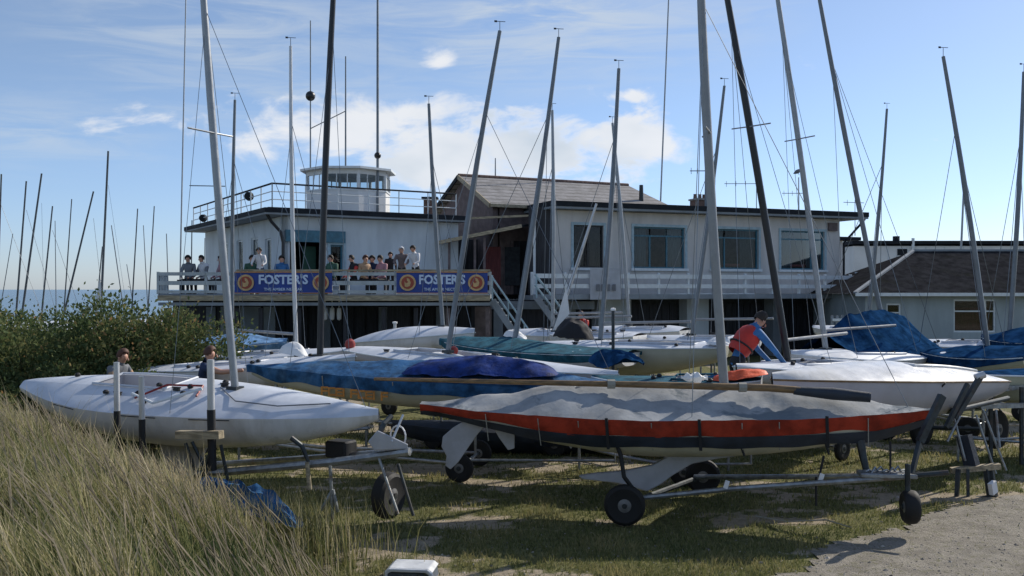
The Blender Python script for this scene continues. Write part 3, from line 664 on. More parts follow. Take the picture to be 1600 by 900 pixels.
# --- its trailer
def trailer_b1():
    s = b1; r = thing('boat_trailer', 'galvanised trailer under the white keelboat with tall guide posts', 'trailer', tuple(s.root.location), s.rz); Wi = s.Wi
    L = lambda px, py, Y: Wi @ P(px, py, Y)
    MB().tube([L(250, 745, 11.9), L(360, 737, 11.3), L(520, 722, 10.7), L(640, 706, 10.45)], .045, 8).build('main_beam', 'galv', r, smooth=True)
    MB().tube([L(300, 728, 13.0), L(480, 716, 12.0), L(640, 704, 10.6)], .04, 8).build('main_beam', 'galv', r, smooth=True)
    for (px, pt, pb, Y, rr) in [(182, 566, 642, 11.5, .034), (221, 588, 655, 11.3, .034), (329, 562, 640, 11.0, .042)]:
        a, b, c = L(px, pt, Y), L(px+1, pb, Y), L(px+3, pb+95, Y)
        MB().tube([a, b], rr, 10).build('guide_post', 'mast_white', r, smooth=True)
        MB().tube([b, c], rr*1.15, 10).build('post_sleeve', 'strap_black', r, smooth=True)
    MB().bar(L(278, 679, 11.1), L(346, 679, 10.9), .10, .09).build('cross_bar', 'wood_pale', r)
    for q in ((300, 690, 340, 770), (335, 690, 305, 770), (290, 692, 318, 775), (345, 695, 360, 770)): MB().tube([L(q[0], q[1], 11), L(q[2], q[3], 11)], .02, 6).build('brace', 'steel_dark', r)
    MB().tube([L(455, 684, 10.75), L(472, 697, 10.75), L(482, 722, 10.75)], [.03, .028, .02], 8).build('crank_handle', 'steel_dark', r, smooth=True)
    MB().tube([L(480, 722, 10.72), L(484, 765, 10.72)], .025, 8).build('jack_leg', 'wood_pale', r)
    for q in ((516, 728, 520, 815), (520, 765, 500, 800), (520, 765, 528, 800)): MB().tube([L(q[0], q[1], 10.5), L(q[2], q[3], 10.5)], .02, 6).build('prop_leg', 'galv', r)
    gz = s.gz
    wheel(r, tuple(L(607, 771, 10.75)-Vector((0, 0, .02))), .26, axis='X', width=.17)
    MB().tube([L(592, 716, 10.45), L(622, 803, 10.35)], .016, 6).build('stay', 'galv', r)
    MB().tube([L(622, 725, 10.45), L(646, 806, 10.35)], .018, 6).build('stay', 'steel_dark', r)
    MB().box(tuple(L(533, 701, 11.4)), (.30, .25, .20)).build('winch_box', 'strap_black', r, bevel=.02)
    MB().tube([L(585, 700, 10.5), L(600, 662, 10.6), L(612, 650, 10.7)], .03, 6).build('winch_post', 'steel_dark', r)
    MB().tube([L(612, 690, 10.45), L(630, 648, 10.6)], .014, 6).build('lever', 'mast_white', r)
    a = L(622, 682, 10.6); MB().tube([a+Vector((cos(q)*.10, 0, sin(q)*.12)) for q in [i*pi/8-.6 for i in range(11)]], .010, 5).build('winch_loop', 'mast_white', r)
    k = MB(); k.prism([(590, 672), (638, 694), (636, 702), (585, 704), (575, 690)], 10.45, 10.6, lambda u, v, q: L(u, v, q)); k.build('nose_plate', 'keel_grey', r, bevel=.01)
    return r
trailer_b1()
for t in (.22, .46, .63): MB(b1.xf).tube([(b1.X(t), -b1.hb(t)*1.004-.004, b1.sh(t)-.02), (b1.X(t+.09), -b1.hb(t+.09)*1.004-.004, b1.sh(t+.09)-.02)], .006, 5).build('rubbing_strip', 'strap_black', b1.root)

# --- B3 the red, navy and grey covered keelboat in front
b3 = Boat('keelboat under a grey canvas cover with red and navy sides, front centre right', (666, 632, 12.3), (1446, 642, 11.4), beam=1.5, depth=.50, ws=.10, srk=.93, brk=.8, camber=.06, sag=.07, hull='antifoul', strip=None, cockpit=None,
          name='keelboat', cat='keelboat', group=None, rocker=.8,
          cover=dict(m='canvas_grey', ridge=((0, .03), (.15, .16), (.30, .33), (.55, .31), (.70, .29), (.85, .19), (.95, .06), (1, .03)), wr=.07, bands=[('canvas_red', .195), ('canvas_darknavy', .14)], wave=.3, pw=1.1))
def b3_parts():
    s = b3; Wi = s.Wi; r = s.root
    base = s.sh(.5)-s.dp(.5)
    kp = [(1035, 700), (1190, 706), (1120, 716), (1080, 724), (1050, 742), (1030, 757), (1010, 767), (985, 760), (965, 754), (910, 748), (904, 743), (930, 739), (975, 735), (1020, 726), (1040, 714)]
    L = lambda px, py, Y: Wi @ P(px, py, Y)
    Yk = 11.85; k = MB(); k.prism(kp, -.045, .045, lambda u, v, q: Wi @ (P(u, v, Yk)+Vector((0, q, 0)))); k.build('keel', 'keel_grey', r, bevel=.012)
    k = MB(); k.prism([(735, 652), (768, 656), (748, 676), (731, 700), (716, 722), (704, 733), (696, 727), (698, 712), (690, 698), (692, 682), (708, 668)], -.02, .02, lambda u, v, q: Wi @ (P(u, v, 12.15)+Vector((0, q, 0)))); k.build('rudder', 'keel_grey', r, bevel=.006)
    k = MB(); k.prism([(764, 655), (804, 662), (804, 700), (794, 703), (780, 684)], -.025, .025, lambda u, v, q: Wi @ (P(u, v, 12.1)+Vector((0, q, 0)))); k.build('skeg', 'keel_grey', r, bevel=.006)
    MB().prism([(875, 678), (905, 682), (892, 701)], -.02, .02, lambda u, v, q: Wi @ (P(u, v, 12.0)+Vector((0, q, 0)))).build('drain_fin', 'keel_grey', r)
    s.mast(1133, (1088, -210), r=.058, m='mast_mid', vane=False, base_dz=.1, spreader=.5)
    # straps over the cover
    for t in (.385, .56, .80): 
        o = MB(s.xf)
        for sg in (-1, 1):
            b = s.hb(t)+.045
            o.bar((s.X(t), sg*b, s.sh(t)+.03), (s.X(t)+.02, sg*b*.92, s.sh(t)-.34), .035, .012)
        o.build('strap', 'strap_black', r)
    for t in (.14, .25, .33, .47, .64, .71, .88): s.tie(t, 'rope', .006, .36)
b3_parts()
def spar():
    # varnished timber spar lying along the covered boats
    t = thing('wooden_spar', 'long varnished timber spar lying along the top of the grey covered keelboat', 'spar', tuple(P(975, 600, 12.2)))
    l = Vector(t.location); pts = [P(585, 592, 12.6), P(800, 597, 12.05), P(1000, 601, 11.7), P(1200, 606, 11.45), P(1352, 618, 11.25)]
    MB().tube([p-l for p in pts], [.022, .032, .04, .045, .045], 10).build('pole', 'wood', t, smooth=True)
    MB().tube([P(1240, 610, 11.4)-l, P(1300, 615, 11.33)-l, P(1360, 621, 11.22)-l], [.05, .075, .06], 10).build('wrapped_sail', 'canvas_darknavy', t, smooth=True)
    for px, py, Y in ((1160, 605, 11.5), (955, 600, 11.78)): MB().tube([P(px-6, py, Y)-l, P(px+6, py, Y)-l], .058, 8).build('lashing', 'rope', t)
spar()
def folded_cloth():
    for k, (px, py, Y, w_, m, lb) in enumerate([(905, 607, 12.0, .55, 'sail', 'crumpled white cloth on the grey cover left of the black strap'), (1085, 590, 12.15, .34, 'sail', 'small white bundle lashed on the timber spar'), (1075, 622, 11.7, .6, 'canvas_grey', 'loose pale folds of canvas in the middle of the grey cover')]):
        c = P(px, py, Y); o = MB(); rows = []
        for i in range(15):
            u = i/14; r_ = .05*sin(pi*u)+.004
            rows.append([(-w_/2+w_*u, cos(q)*r_*1.6+.03*nz(u*6, k), sin(q)*r_+.05*nz(u*7, 3+k, q*.8)) for q in [j*2*pi/10 for j in range(10)]])
        o.grid(rows, closed=True); tag(o.build('cloth_bundle', m, loc=None, smooth=True), lb, 'cloth').location = c
folded_cloth()
def trailer_b3():
    s = b3; Wi = s.Wi; r = thing('boat_trailer', 'two wheeled launching trailer under the red sided keelboat', 'trailer', tuple(s.root.location), s.rz); L = lambda px, py, Y: Wi @ P(px, py, Y)
    wheel(r, tuple(L(976, 789, 11.35)-Vector((0, 0, .0))), .245, width=.13)
    wheel(r, tuple(L(1098, 744, 12.9)), .235, width=.13)
    MB().tube([L(976, 789, 11.3), L(1098, 744, 12.9)], .035, 8).build('axle', 'steel_dark', r, smooth=True)
    MB().tube([L(1000, 778, 11.45), L(1150, 763, 11.2), L(1300, 753, 11.0), L(1425, 744, 10.9)], .032, 8).build('side_rail', 'galv', r, smooth=True)
    MB().tube([L(1085, 745, 12.7), L(1200, 745, 12.1), L(1310, 744, 11.5), L(1425, 742, 10.95)], .032, 8).build('side_rail', 'galv', r, smooth=True)
    MB().tube([L(1425, 743, 10.9), L(1482, 738, 10.75)], .03, 8).build('drawbar', 'steel_dark', r, smooth=True)
    MB().tube([L(955, 655, 11.35), L(962, 690, 11.35), L(970, 712, 11.35), L(975, 745, 11.3), L(990, 765, 11.4)], .026, 8).build('support_arm', 'strap_black', r, smooth=True)
    MB().tube([L(1344, 688, 11.3), L(1348, 712, 11.25), L(1356, 745, 11.2)], [.055, .045, .035], 8).build('bow_support', 'steel_dark', r, smooth=True)
    MB().bar(L(1472, 618, 11.2), L(1437, 690, 11.1), .06, .085).build('winch_post', 'steel_dark', r)
    MB().bar(L(1437, 690, 11.1), L(1424, 742, 10.95), .045, .06).build('post_foot', 'steel_dark', r)
    for q in ((1158, 698, 1163, 712), (1289, 690, 1295, 710), (1287, 712, 1280, 745), (1275, 745, 1275, 790), (1391, 690, 1391, 735)): MB().tube([L(q[0], q[1], 11.2), L(q[2], q[3], 11.2)], .014, 5).build('hanging_strap', 'strap_black', r)
    MB().box(tuple(L(1385, 741, 11.0)), (.62, .26, .05)).build('platform', 'galv', r, bevel=.01)
    for i in range(7): MB().tube([L(1352+9*i, 737+3*sin(i*2), 10.95), L(1358+9*i, 731+3*cos(i*2), 11.0), L(1364+9*i, 738, 11.05)], .012, 5).build('chain_link', 'galv', r)
    MB().tube([L(1418, 725, 10.82), L(1418, 792, 10.82)], .03, 8).build('jockey_stem', 'steel_dark', r, smooth=True)
    wheel(r, tuple(L(1422, 792, 10.82)), .19, axis='X', width=.16)
    for px, py in ((1135, 757), (1283, 746)): MB().box(tuple(L(px, py, 11.05)), (.05, .03, .09), ry=.3).build('tag', 'sail', r)
trailer_b3()

# --- B2 blue covered boat with orange lettering
b2 = Boat('cream hulled boat under a long weathered blue cover, orange lettering on its side', (1000, 612, 14.1), (392, 572, 15.2), beam=1.5, depth=.44, hull='gel_cream', strip=None, cockpit=None, camber=.05, ws=.5, sag=.0,
          cover=dict(m='tarp_blue', ridge=((0, .08), (.4, .33), (.58, .24), (.75, .16), (1, .02)), wr=.07, bands=[('tarp_blue', .20)], wave=.35, pw=1.3))
royal = None
def heap(label, px0, py0, Y0, px1, py1, Y1, hgt, wid, m, name='tarpaulin', cat='tarpaulin', wr=.08, seed=1, flat=.5, n=30, prof=None):
    """crumpled sheet thrown over something: closed draped surface between two points"""
    a, b = P(px0, py0, Y0), P(px1, py1, Y1); c = (a+b)/2; d = b-a; d.z = 0; L = d.length; d.normalize(); q = Vector((-d.y, d.x, 0)); rows = []
    for i in range(n+1):
        u = i/n; base = a.lerp(b, u)-c; pr = interp(prof, u) if prof else sin(pi*min(1, max(0, u)))**flat; r = []
        for j in range(17):
            v = -1+j/8; hh = hgt*pr*(1-abs(v)**2.2); nn = nz(u*L*2+seed, v*2.2, seed)+.6*nz(u*L*6, v*5, seed+4)-.5*abs(nz(u*L*5-v*3, v*4, seed+2))
            r.append(base+q*(v*wid/2*(.35+.65*pr))+Vector((0, 0, hh+wr*nn*(.4+.6*pr))))
        rows.append(r)
    o = MB(); o.grid(rows); o.grid([[r[0], r[-1]] for r in rows]); ob = o.build(name, m, smooth=True); ob.location = c; tag(ob, label, cat); return ob
heap('royal blue tarpaulin humped over the end of the weathered blue boat cover', 632, 582, 14.3, 872, 585, 13.9, .26, .95, 'tarp_royal', seed=3, wr=.05)
heap('crumpled blue tarpaulin lying over a frame in the tall grass at the front left', 305, 758, 10.2, 470, 822, 9.7,   .18, .40, 'tarp_blue', seed=8, wr=.13)
# orange lettering: letter shapes on the shaded topsides (unreadable in the photo, drawn as short strokes)
def letters(boat, t0, t1, z, h, n, m):
    for i in range(n):
        t = lerp(t0, t1, i/(n-1)); o = MB(boat.xf); side = 1 if (boat.W.to_3x3() @ Vector((0, 1, 0))).y < 0 else -1
        y = side*(boat.hb(t)*.985+.012); x = boat.X(t); zz = boat.sh(t)-z; w_ = .028; pat = i % 4
        o.box((x, y, zz), (w_, .012, h)); 
        if pat != 1: o.box((x-.055*side, y, zz+h/2-.015), (.085, .012, .03))
        if pat in (0, 2): o.box((x-.055*side, y, zz), (.085, .012, .028))
        if pat in (2, 3): o.box((x-.055*side, y, zz-h/2+.015), (.085, .012, .03))
        o.build('letter', m, boat.root)
letters(b2, b2.t_px(618), b2.t_px(522), .245, .13, 9, 'lettering')
b2.tie(b2.t_px(524), drop=.35); b2.tie(b2.t_px(636), drop=.3)

# --- the other boats: everything parked between the keelboats and the clubhouse
b4 = Boat('white dinghy with the black mast behind the blue covered boat', (236, 576, 17.8), (556, 556, 16.4), beam=1.5, depth=.42, camber=.12, ws=.55, cockpit=(.2, .62, .62, .25))
b4.mast(500, (527, -120), r=.058, m='mast_black', vane=False, wires=True); b4.fitting(.3, -.8); b4.fitting(.7, .3); b4.tie(.4)
b4b = Boat('white dinghy with a tall pale mast and a helmet shaped white bag on deck', (330, 556, 20.0), (560, 545, 18.6), beam=1.5, depth=.42, camber=.12, cockpit=(.2, .6, .6, .25))
b4b.mast(463, (454, 72), r=.044, m='mast_white'); b4b.boom(1.6, .3)
b5 = Boat('long white and grey hulled boat pointing right in the middle of the park', (556, 545, 18.6), (966, 584, 15.6), beam=1.5, depth=.42, hull='gel_grey', camber=.14, ws=.5, sag=.03, cockpit=(.22, .52, .55, .25))
b5.mast(700, (781, 48), r=.050, m='mast_dark', lower=True); b5.tie(.62, 'strap_black', .012)
b6 = Boat('white boat with raised pale foredeck in front of the balcony posts', (565, 534, 22.5), (742, 519, 21.0), beam=1.6, depth=.42, camber=.25, hull='gel_white', sag=.0, cockpit=None)
b6.mast(692, (670, 162), r=.048, m='mast_dark')
b7 = Boat('boat under a bright teal cover behind the long white hull', (985, 552, 18.2), (690, 532, 20.2), beam=1.6, depth=.5, cockpit=None, cover=dict(m='tarp_teal', ridge=((0, .05), (.3, .12), (.6, .20), (.85, .14), (1, .04)), wr=.05, skirt=.2, wave=.3))
b7.mast(804, (873, 58), r=.050, m='mast_dark')
b8 = Boat('cream sided dinghy with white deck and open transom, centre right', (1130, 541, 18.8), (845, 536, 20.5), beam=1.6, depth=.6, hull='gel_cream', camber=.12, sag=.02, cockpit=(.12, .6, .66, .25))
b8.mast(938, (967, 107), r=.050, m='mast_dark'); b8.fitting(.2, .8)
b9 = Boat('white dinghy close to the clubhouse piers', (1072, 516, 25.5), (925, 514, 27), beam=1.5, depth=.45, camber=.2)
b9.mast(983, (957, 192), r=.048, m='alu')
b9b = Boat('second white dinghy beside the banner board, its mast the straight upright one', (930, 520, 24), (800, 518, 25), beam=1.5, depth=.45, camber=.18)
b9b.mast(863, (863, 172), r=.048, m='alu')
b9c = Boat('white dinghy with rolled foresail beneath the stairs', (1000, 524, 22.3), (858, 521, 23.4), beam=1.5, depth=.45, camber=.15)
b9c.mast(866, (932, 318), r=.040, m='mast_white', vane=False)
b9d = Boat('low white dinghy with green cover edge left of the grey thick mast', (1180, 530, 21.5), (1010, 527, 23.0), beam=1.5, depth=.45, camber=.15)
b9d.mast(1081, (1132, 134), r=.045, m='mast_dark')
b10 = Boat('thin white and teal decked boat just behind the grey covered keelboat', (1190, 590, 13.9), (925, 588, 14.6), beam=1.35, depth=.36, camber=.07, deck='tarp_teal', cockpit=(.1, .5, .6, .22))
b11 = Boat('big white hull with orange gunwale line, right of centre behind the red sided boat', (1512, 590, 15.4), (1206, 592, 12.7), beam=1.7, depth=.62, hull='gel_grey', deck='gel_white', camber=.24, sag=-.02, ws=.8, strip='wood', cockpit=(.08, .45, .5, .25))
b11.tie(.45, 'strap_black', .012, .25)
b11m = Boat('white dinghy carrying the tilted black mast behind the sailor', (1330, 566, 17.2), (1150, 572, 14.9), beam=1.5, depth=.42, camber=.12, cockpit=(.25, .62, .64, .3))
b11m.mast(1231, (1112, -140), r=.060, m='mast_black', vane=False, spreader=.52)
shade_dinghy = Boat('low dark covered dinghy added to stand in for shade behind the red sided keelboat', (1075, 668, 16.3), (610, 660, 17.2), beam=1.5, depth=.42, hull='canvas_darknavy', cockpit=None, strip=None, cover=dict(m='canvas_darknavy', ridge=((0, .1), (.5, .2), (1, .02)), wr=.04, skirt=.14, wave=.3))  # made-up dark boat, added in place of the shadowed ground between the boats
b15 = Boat('small white boat at the foot of the slanting grey mast right of the black one', (1420, 556, 19), (1235, 552, 17.5), beam=1.4, depth=.4, camber=.18)
b15.mast(1290, (1199, -110), r=.052, m='alu', vane=False, spreader=.5)
b13 = Boat('boat under a tall peaked dark blue cover on the right', (1290, 548, 18.6), (1475, 552, 20.6), beam=1.9, depth=.5, cockpit=None, hull='gel_grey', cover=dict(m='tarp_navy', ridge=((0, .35), (.2, .78), (.45, .92), (.6, .85), (.8, .38), (1, .05)), wr=.10, skirt=.55, wave=.2, pw=1.0))
b13.mast(1388, (1270, -60), r=.050, m='mast_dark', vane=False)
b17 = Boat('boat with a low blue cover, right, below the bungalow window', (1610, 556, 17.8), (1430, 546, 19.2), beam=1.6, depth=.5, hull='gel_olive', cockpit=None, cover=dict(m='tarp_navy', ridge=((0, .2), (.4, .2), (1, .02)), wr=.07, skirt=.2, wave=.4))
b17.mast(1563, (1474, 88), r=.047, m='mast_dark', t=.35)
b14 = Boat('boat under a blue cover at the right edge near the bungalow', (1680, 532, 20.2), (1535, 526, 21.6), beam=1.7, depth=.7, hull='gel_olive', cockpit=None, cover=dict(m='tarp_navy', ridge=((0, .2), (.5, .3), (1, .05)), wr=.06, skirt=.15))
b14.mast(1577, (1600, 112), r=.050, m='mast_dark')
b12 = Boat('olive sided boat at the right edge with its bow rising into the picture', (1830, 575, 17), (1512, 584, 15.6), beam=1.6, depth=.62, hull='gel_olive', camber=.08, sag=.02, cockpit=None, deck='tarp_navy')
b16 = Boat('boat under a pale blue cover below the left banner', (306, 536, 24.5), (448, 534, 23.5), beam=1.7, depth=.4, cockpit=None, cover=dict(m='tarp_lightblue', ridge=((0, .12), (.5, .28), (1, .08)), wr=.05, skirt=.25))
b16.mast(363, (367, 156), r=.048, m='mast_dark')
b18 = Boat('white dinghy in front of the dark store doors, mostly hidden', (1370, 512, 29), (1270, 510, 30.5), beam=1.5, depth=.42, camber=.12)
b18.mast(1356, (1386, 170), r=.050, m='mast_dark')
b19 = Boat('boat with a purple grey hull behind the peaked blue cover', (1560, 538, 21.5), (1440, 533, 22.8), beam=1.6, depth=.5, hull='gel_grey', camber=.15)
for b, lb in ((b2, 'trolley under the weathered blue covered boat'), (b4, 'trolley under the white dinghy with the black mast'), (b4b, 'trolley under the dinghy with the white bag'), (b5, 'trolley under the long grey hulled boat in the middle'), (b6, 'trolley under the boat with raised foredeck'),
              (b7, 'trolley under the teal covered boat'), (b8, 'trolley under the cream sided dinghy'), (b9, 'trolley under the dinghy close to the piers'), (b9b, 'trolley under the dinghy with the straight upright mast'), (b9c, 'trolley under the dinghy beneath the stairs'),
              (b9d, 'trolley under the low dinghy left of the thick mast'), (b10, 'trolley under the thin teal decked boat'), (b11m, 'trolley under the dinghy with the tilted black mast'), (b15, 'trolley under the small boat with the slanting grey mast'), (b13, 'trolley under the tall peaked blue cover'),
              (b17, 'trolley under the low blue covered boat'), (b14, 'trolley under the blue covered boat at the right edge'), (b12, 'trolley under the olive sided boat'), (b16, 'trolley under the pale blue covered boat'), (b18, 'trolley under the hidden dinghy by the store doors'), (b19, 'trolley under the purple grey hull'), (shade_dinghy, 'trolley under the dark covered dinghy added to stand in for shade')): b.trolley(lb)
for b in (b4, b4b, b5, b8, b9, b9b, b9c, b9d, b11m, b15, b19, b10):
    for k in range(5): b.fitting(random.uniform(.1, .85), random.uniform(-.85, .85), random.choice(['block', 'cleat', 'block']))
    c = b.cockpit
    if c:
        m_ = random.choice(['tarp_navy', 'tarp_teal', 'canvas_darknavy', 'cloth_grey', 'sail']); o = MB(); rows = []; sd_ = random.random()*30; t0, t1 = c[0]+.03, c[0]+(c[1]-c[0])*random.uniform(.5, .95)
        for i in range(21):
            t = lerp(t0, t1, i/20); rows.append([tuple(b.xf @ Vector((b.X(t), a*b.hb(t)*c[2]*.9, b.sh(t)-.10+.20*(1-a*a)*sin(pi*i/20)**.6+.06*nz(t*14, a*2, sd_)))) for a in [-1+j/6 for j in range(13)]])
        o.grid(rows); o.build('folded_sail', m_, b.root, smooth=True)
        if getattr(b, 'mast_base', None) is not None and m_ != 'sail' and b is not b4b: b.boom(1.9, .35, 'mast_mid', .028)
def trailer_b11():
    s = b11; Wi = s.Wi; r = thing('boat_trailer', 'dark trailer with spoked wheel and stout uprights at the right of the red sided boat', 'trailer', tuple(s.root.location), s.rz); L = lambda px, py, Y: Wi @ P(px, py, Y)
    q = wheel(r, tuple(L(1557, 671, 16.2)), .33, axis='X' if abs(cos(s.rz)) < .7 else 'Y', width=.12)
    wheel(r, tuple(L(1440, 668, 17.4)), .33, width=.12)
    MB().tube([L(1557, 671, 16.1), L(1440, 668, 17.4)], .035, 8).build('axle', 'steel_dark', r)
    c = L(1557, 671, 16.05)
    MB().tube([c+Vector((cos(a)*.375, -.05, sin(a)*.375)) for a in [i*pi/10-.2 for i in range(9)]], .014, 5).build('mudguard', 'galv', r)
    MB().bar(L(1532, 588, 13.4), L(1492, 655, 13.2), .06, .07).build('winch_post', 'steel_dark', r)
    MB().bar(L(1512, 600, 13.3), L(1478, 668, 13.1), .05, .06).build('winch_post', 'steel_dark', r)
    MB().tube([L(1538, 585, 13.4), L(1524, 590, 13.4)], .05, 10).build('rope_coil', 'mast_white', r)
    MB().bar(L(1506, 680, 13.2), L(1520, 733, 13.1), .12, .17).build('wrapped_post', 'canvas_darknavy', r)
    for q in ((1525, 648, 1556, 740), (1536, 640, 1572, 735), (1500, 650, 1480, 690), (1490, 650, 1508, 720), (1556, 640, 1562, 700)): MB().tube([L(q[0], q[1], 13.2), L(q[2], q[3], 13.1)], .018, 6).build('frame_tube', 'galv', r)
    MB().tube([L(1440, 645, 15), L(1500, 640, 13.6), L(1575, 622, 14.5)], .035, 8).build('main_beam', 'steel_dark', r)
    MB().bar(L(1486, 735, 13.1), L(1562, 728, 13.0), .12, .07).build('foot_plate', 'wood_pale', r)
    for px, w_ in ((1497, .05), (1512, .04), (1541, .06), (1548, .05)): MB().bar(L(px, 733, 13), L(px+2+(px-1520)*.2, 780, 12.95), w_, .06).build('stand_leg', 'steel_dark', r)
    MB().bar(L(1490, 782, 12.95), L(1556, 776, 12.9), .05, .05).build('stand_foot', 'steel_dark', r)
    MB().box(tuple(L(1551, 762, 12.85)), (.12, .06, .16), ry=.3).build('reflector', 'sail', r)
trailer_b11()
def trailer_b12():
    s = b12; Wi = s.Wi; r = thing('timber_frame', 'timber and steel cradle frame standing behind the right hand trailer', 'cradle', tuple(P(1580, 640, 15.5)-Vector((0, 0, .9)))); l = Vector(r.location)
    for q in ((1520, 612, 15.2, 1640, 600, 15.6), (1530, 635, 15, 1640, 632, 15.2)): MB().bar(P(q[0], q[1], q[2])-l, P(q[3], q[4], q[5])-l, .10, .07).build('beam', 'galv', r)
    for px in (1548, 1596): MB().bar(P(px, 605, 15.3)-l, Vector(P(px, 605, 15.3).xy.to_tuple()+(0,))-l, .05, .05).build('leg', 'steel_dark', r)
trailer_b12()

# --- far masts on the left: dinghies on the beach beyond the bushes
FAR = [(-6, 2, 272, 4.5), (24, 41, 283, 4.5), (33, 65, 271, 5), (63, 82, 322, 4), (88, 86, 345, 2), (98, 112, 311, 3), (96, 146, 299, 4.5), (157, 169, 236, 5.5), (148, 160, 385, 3), (196, 174, 352, 2.5), (204, 215, 326, 3.2), (230, 241, 322, 3), (232, 224, 352, 2.2), (265, 260, 365, 2.5), (298, 300, 344, 3), (-5, 20, 365, 2), (318, 320, 372, 2), (212, 198, 413, 2)]
ORD = ['first', 'second', 'third', 'fourth', 'fifth', 'sixth', 'seventh', 'eighth', 'ninth', 'tenth', 'eleventh', 'twelfth', 'thirteenth', 'fourteenth', 'fifteenth', 'sixteenth', 'seventeenth', 'eighteenth']
order = sorted(range(len(FAR)), key=lambda i: FAR[i][1])
for i, (pb, pt, py, wpx) in enumerate(FAR):
    Y = 40+3.1*((i*7) % 5); r_ = wpx*Y/F/2*.72; base = P(pb, 470, Y); g = ground_h(base.x, base.y); rk = order.index(i)
    t = thing('beached_dinghy', f'beached dinghy beyond the bushes, its mast top the {ORD[rk]} from the left', 'sailing boat', (base.x, base.y, g), random.uniform(-.5, .5), 'far masts beyond the bushes')
    Mi = (Matrix.Translation(t.location) @ Matrix.Rotation(t.rotation_euler.z, 4, 'Z')).inverted(); tp = Mi @ P(pt, py, Y)
    zb = .75; rows = []
    for k in range(11):
        u = k/10; b = .7*(.6+.4*sin(pi/2*min(u/.4, 1)) if u < .4 else max(.02, max(0, cos(pi/2*(u-.4)/.6))**.7)); d = .4*(1-.7*max(0, (u-.5)*2)**2)
        rows.append([(-2+4*u, b*cos(q), zb-d*sin(q)) for q in [j*pi/8 for j in range(9)]])
    MB().grid(rows).build('hull', 'gel_white', t, smooth=True); MB().grid([[r[0], ((r[0][0]), 0, zb+.08), r[-1]] for r in rows]).build('deck', 'gel_deck', t)
    for sg in (-1, 1): MB().lathe([(.02, -.04), (.2, -.04), (.2, .04), (.02, .04)], (-.2, sg*.6, .2), 'Y', 12).build('wheel', 'rubber', t)
    MB().tube([(-.2, -.6, .2), (-.2, .6, .2)], .02, 5).build('axle', 'galv', t); MB().bar((-.2, -.4, .2), (-.2, -.4, .6), .04, .04).bar((-.2, .4, .2), (-.2, .4, .6), .04, .04).build('cradle', 'galv', t)
    MB().tube([Vector((Mi @ P(pb, 470, Y)).to_tuple()[:2]+(zb,)), tp], [r_, r_*.75], 8).build('mast', 'mast_far' if wpx > 2.9 else 'mast_dark', t, smooth=True)
    if wpx > 3.4:
        MB().tube([(1.95, 0, zb), Vector((tp.x, tp.y, zb)).lerp(tp, .8)], .008, 4).build('forestay', 'wire', t)
sl = MB(); sl.prism([(149, 480), (158, 480), (157, 430), (152, 452)], 0, .03, lambda u, v, q: P(u, v, 39)-P(154, 470, 39)+Vector((0, q, 0))); so = sl.build('furled_sail', 'sail'); so.location = P(154, 470, 39); tag(so, 'small white sail furled upright above the bushes beside the tallest far mast', 'sail')
# far mast beyond the roofs on the right and one very thin one above the ridge
for pb, pt, py, Y, lb in ((1495, 1507, 272, 48, 'far mast rising behind the right hand roofs'),):
    bs = P(pb, 480, Y); g = ground_h(bs.x, bs.y); t = thing('flagpole', lb, 'mast', (bs.x, bs.y, g)); MB().tube([(0, 0, 0), P(pt, py, Y)-Vector((bs.x, bs.y, g))], [.07, .045], 8).build('pole', 'alu', t, smooth=True)
# white sail on the small dinghy mast near the stairs
o = MB(); o.prism([(866, 516), (890, 490), (885, 448), (876, 478)], 0, .04, lambda u, v, q: P(u, v, 22.6)-P(878, 490, 22.6)+Vector((0, q, 0))); so = o.build('furled_sail', 'sail'); so.location = P(878, 490, 22.6); tag(so, 'small white triangular sail beside the banner board', 'sail')
heap('dark purple sail cloth heaped below the small white sail', 868, 525, 22.0, 925, 530, 21.6, .45, .8, 'cloth_black', name='sail_bundle', cat='sail', seed=12)
heap('blue and white crumpled cover at the foot of the dark thin post', 922, 562, 17.0, 1005, 568, 16.6, .20, .6, 'tarp_navy', name='tarpaulin', seed=15, wr=.14)
heap('orange cloth draped over the boat in front of the sailor', 1112, 593, 13.8, 1200, 585, 13.6, .10, .5, 'orange', name='orange_cloth', cat='cloth', seed=17, wr=.03)
heap('white rounded sail bag on the deck left of the pale mast', 438, 552, 17.2, 478, 556, 17.0, .22, .35, 'sail', name='sail_bag', cat='bag', seed=19, wr=.04)
heap('yellow green bag on the teal covered boat', 788, 524, 19.6, 822, 530, 19.4, .14, .3, 'sail', name='sail_bag', cat='bag', seed=21, wr=.04)
heap('pale canvas bundle on the stern of the dinghy left of the thick mast', 1105, 536, 18.6, 1142, 540, 18.4, .12, .4, 'sail', name='sail_bag', cat='bag', seed=23, wr=.05)
def line(lb, pts, r_=.012, m='rope'):
    P0 = P(*pts[0]); o = MB(); q = [P(*p)-P0 for p in pts]; o.tube(q, r_, 5); ob = o.build('rope', m, smooth=True); ob.location = P0; tag(ob, lb, 'rope')
line('loose rope trailing over the grass from the trailer of the red sided boat', [(1180, 806, 11.6), (1230, 815, 11.45), (1290, 812, 11.5), (1330, 824, 11.2)], .010)
def red_thing(px, py, Y, r_, lb):
    o = MB(); o.lathe([(.001, -r_), (r_*.7, -r_*.8), (r_*1.0, -r_*.1), (r_*.85, r_*.6), (r_*.3, r_), (.001, r_*1.05)], n=14); ob = o.build('buoy', 'red', smooth=True); ob.location = P(px, py, Y); tag(ob, lb, 'buoy'); return ob
red_thing(547, 538, 18.4, .105, 'red buoy on the stern of the long grey hulled boat'); red_thing(709, 548, 17.6, .085, 'small red buoy on deck beside the two crossing masts')
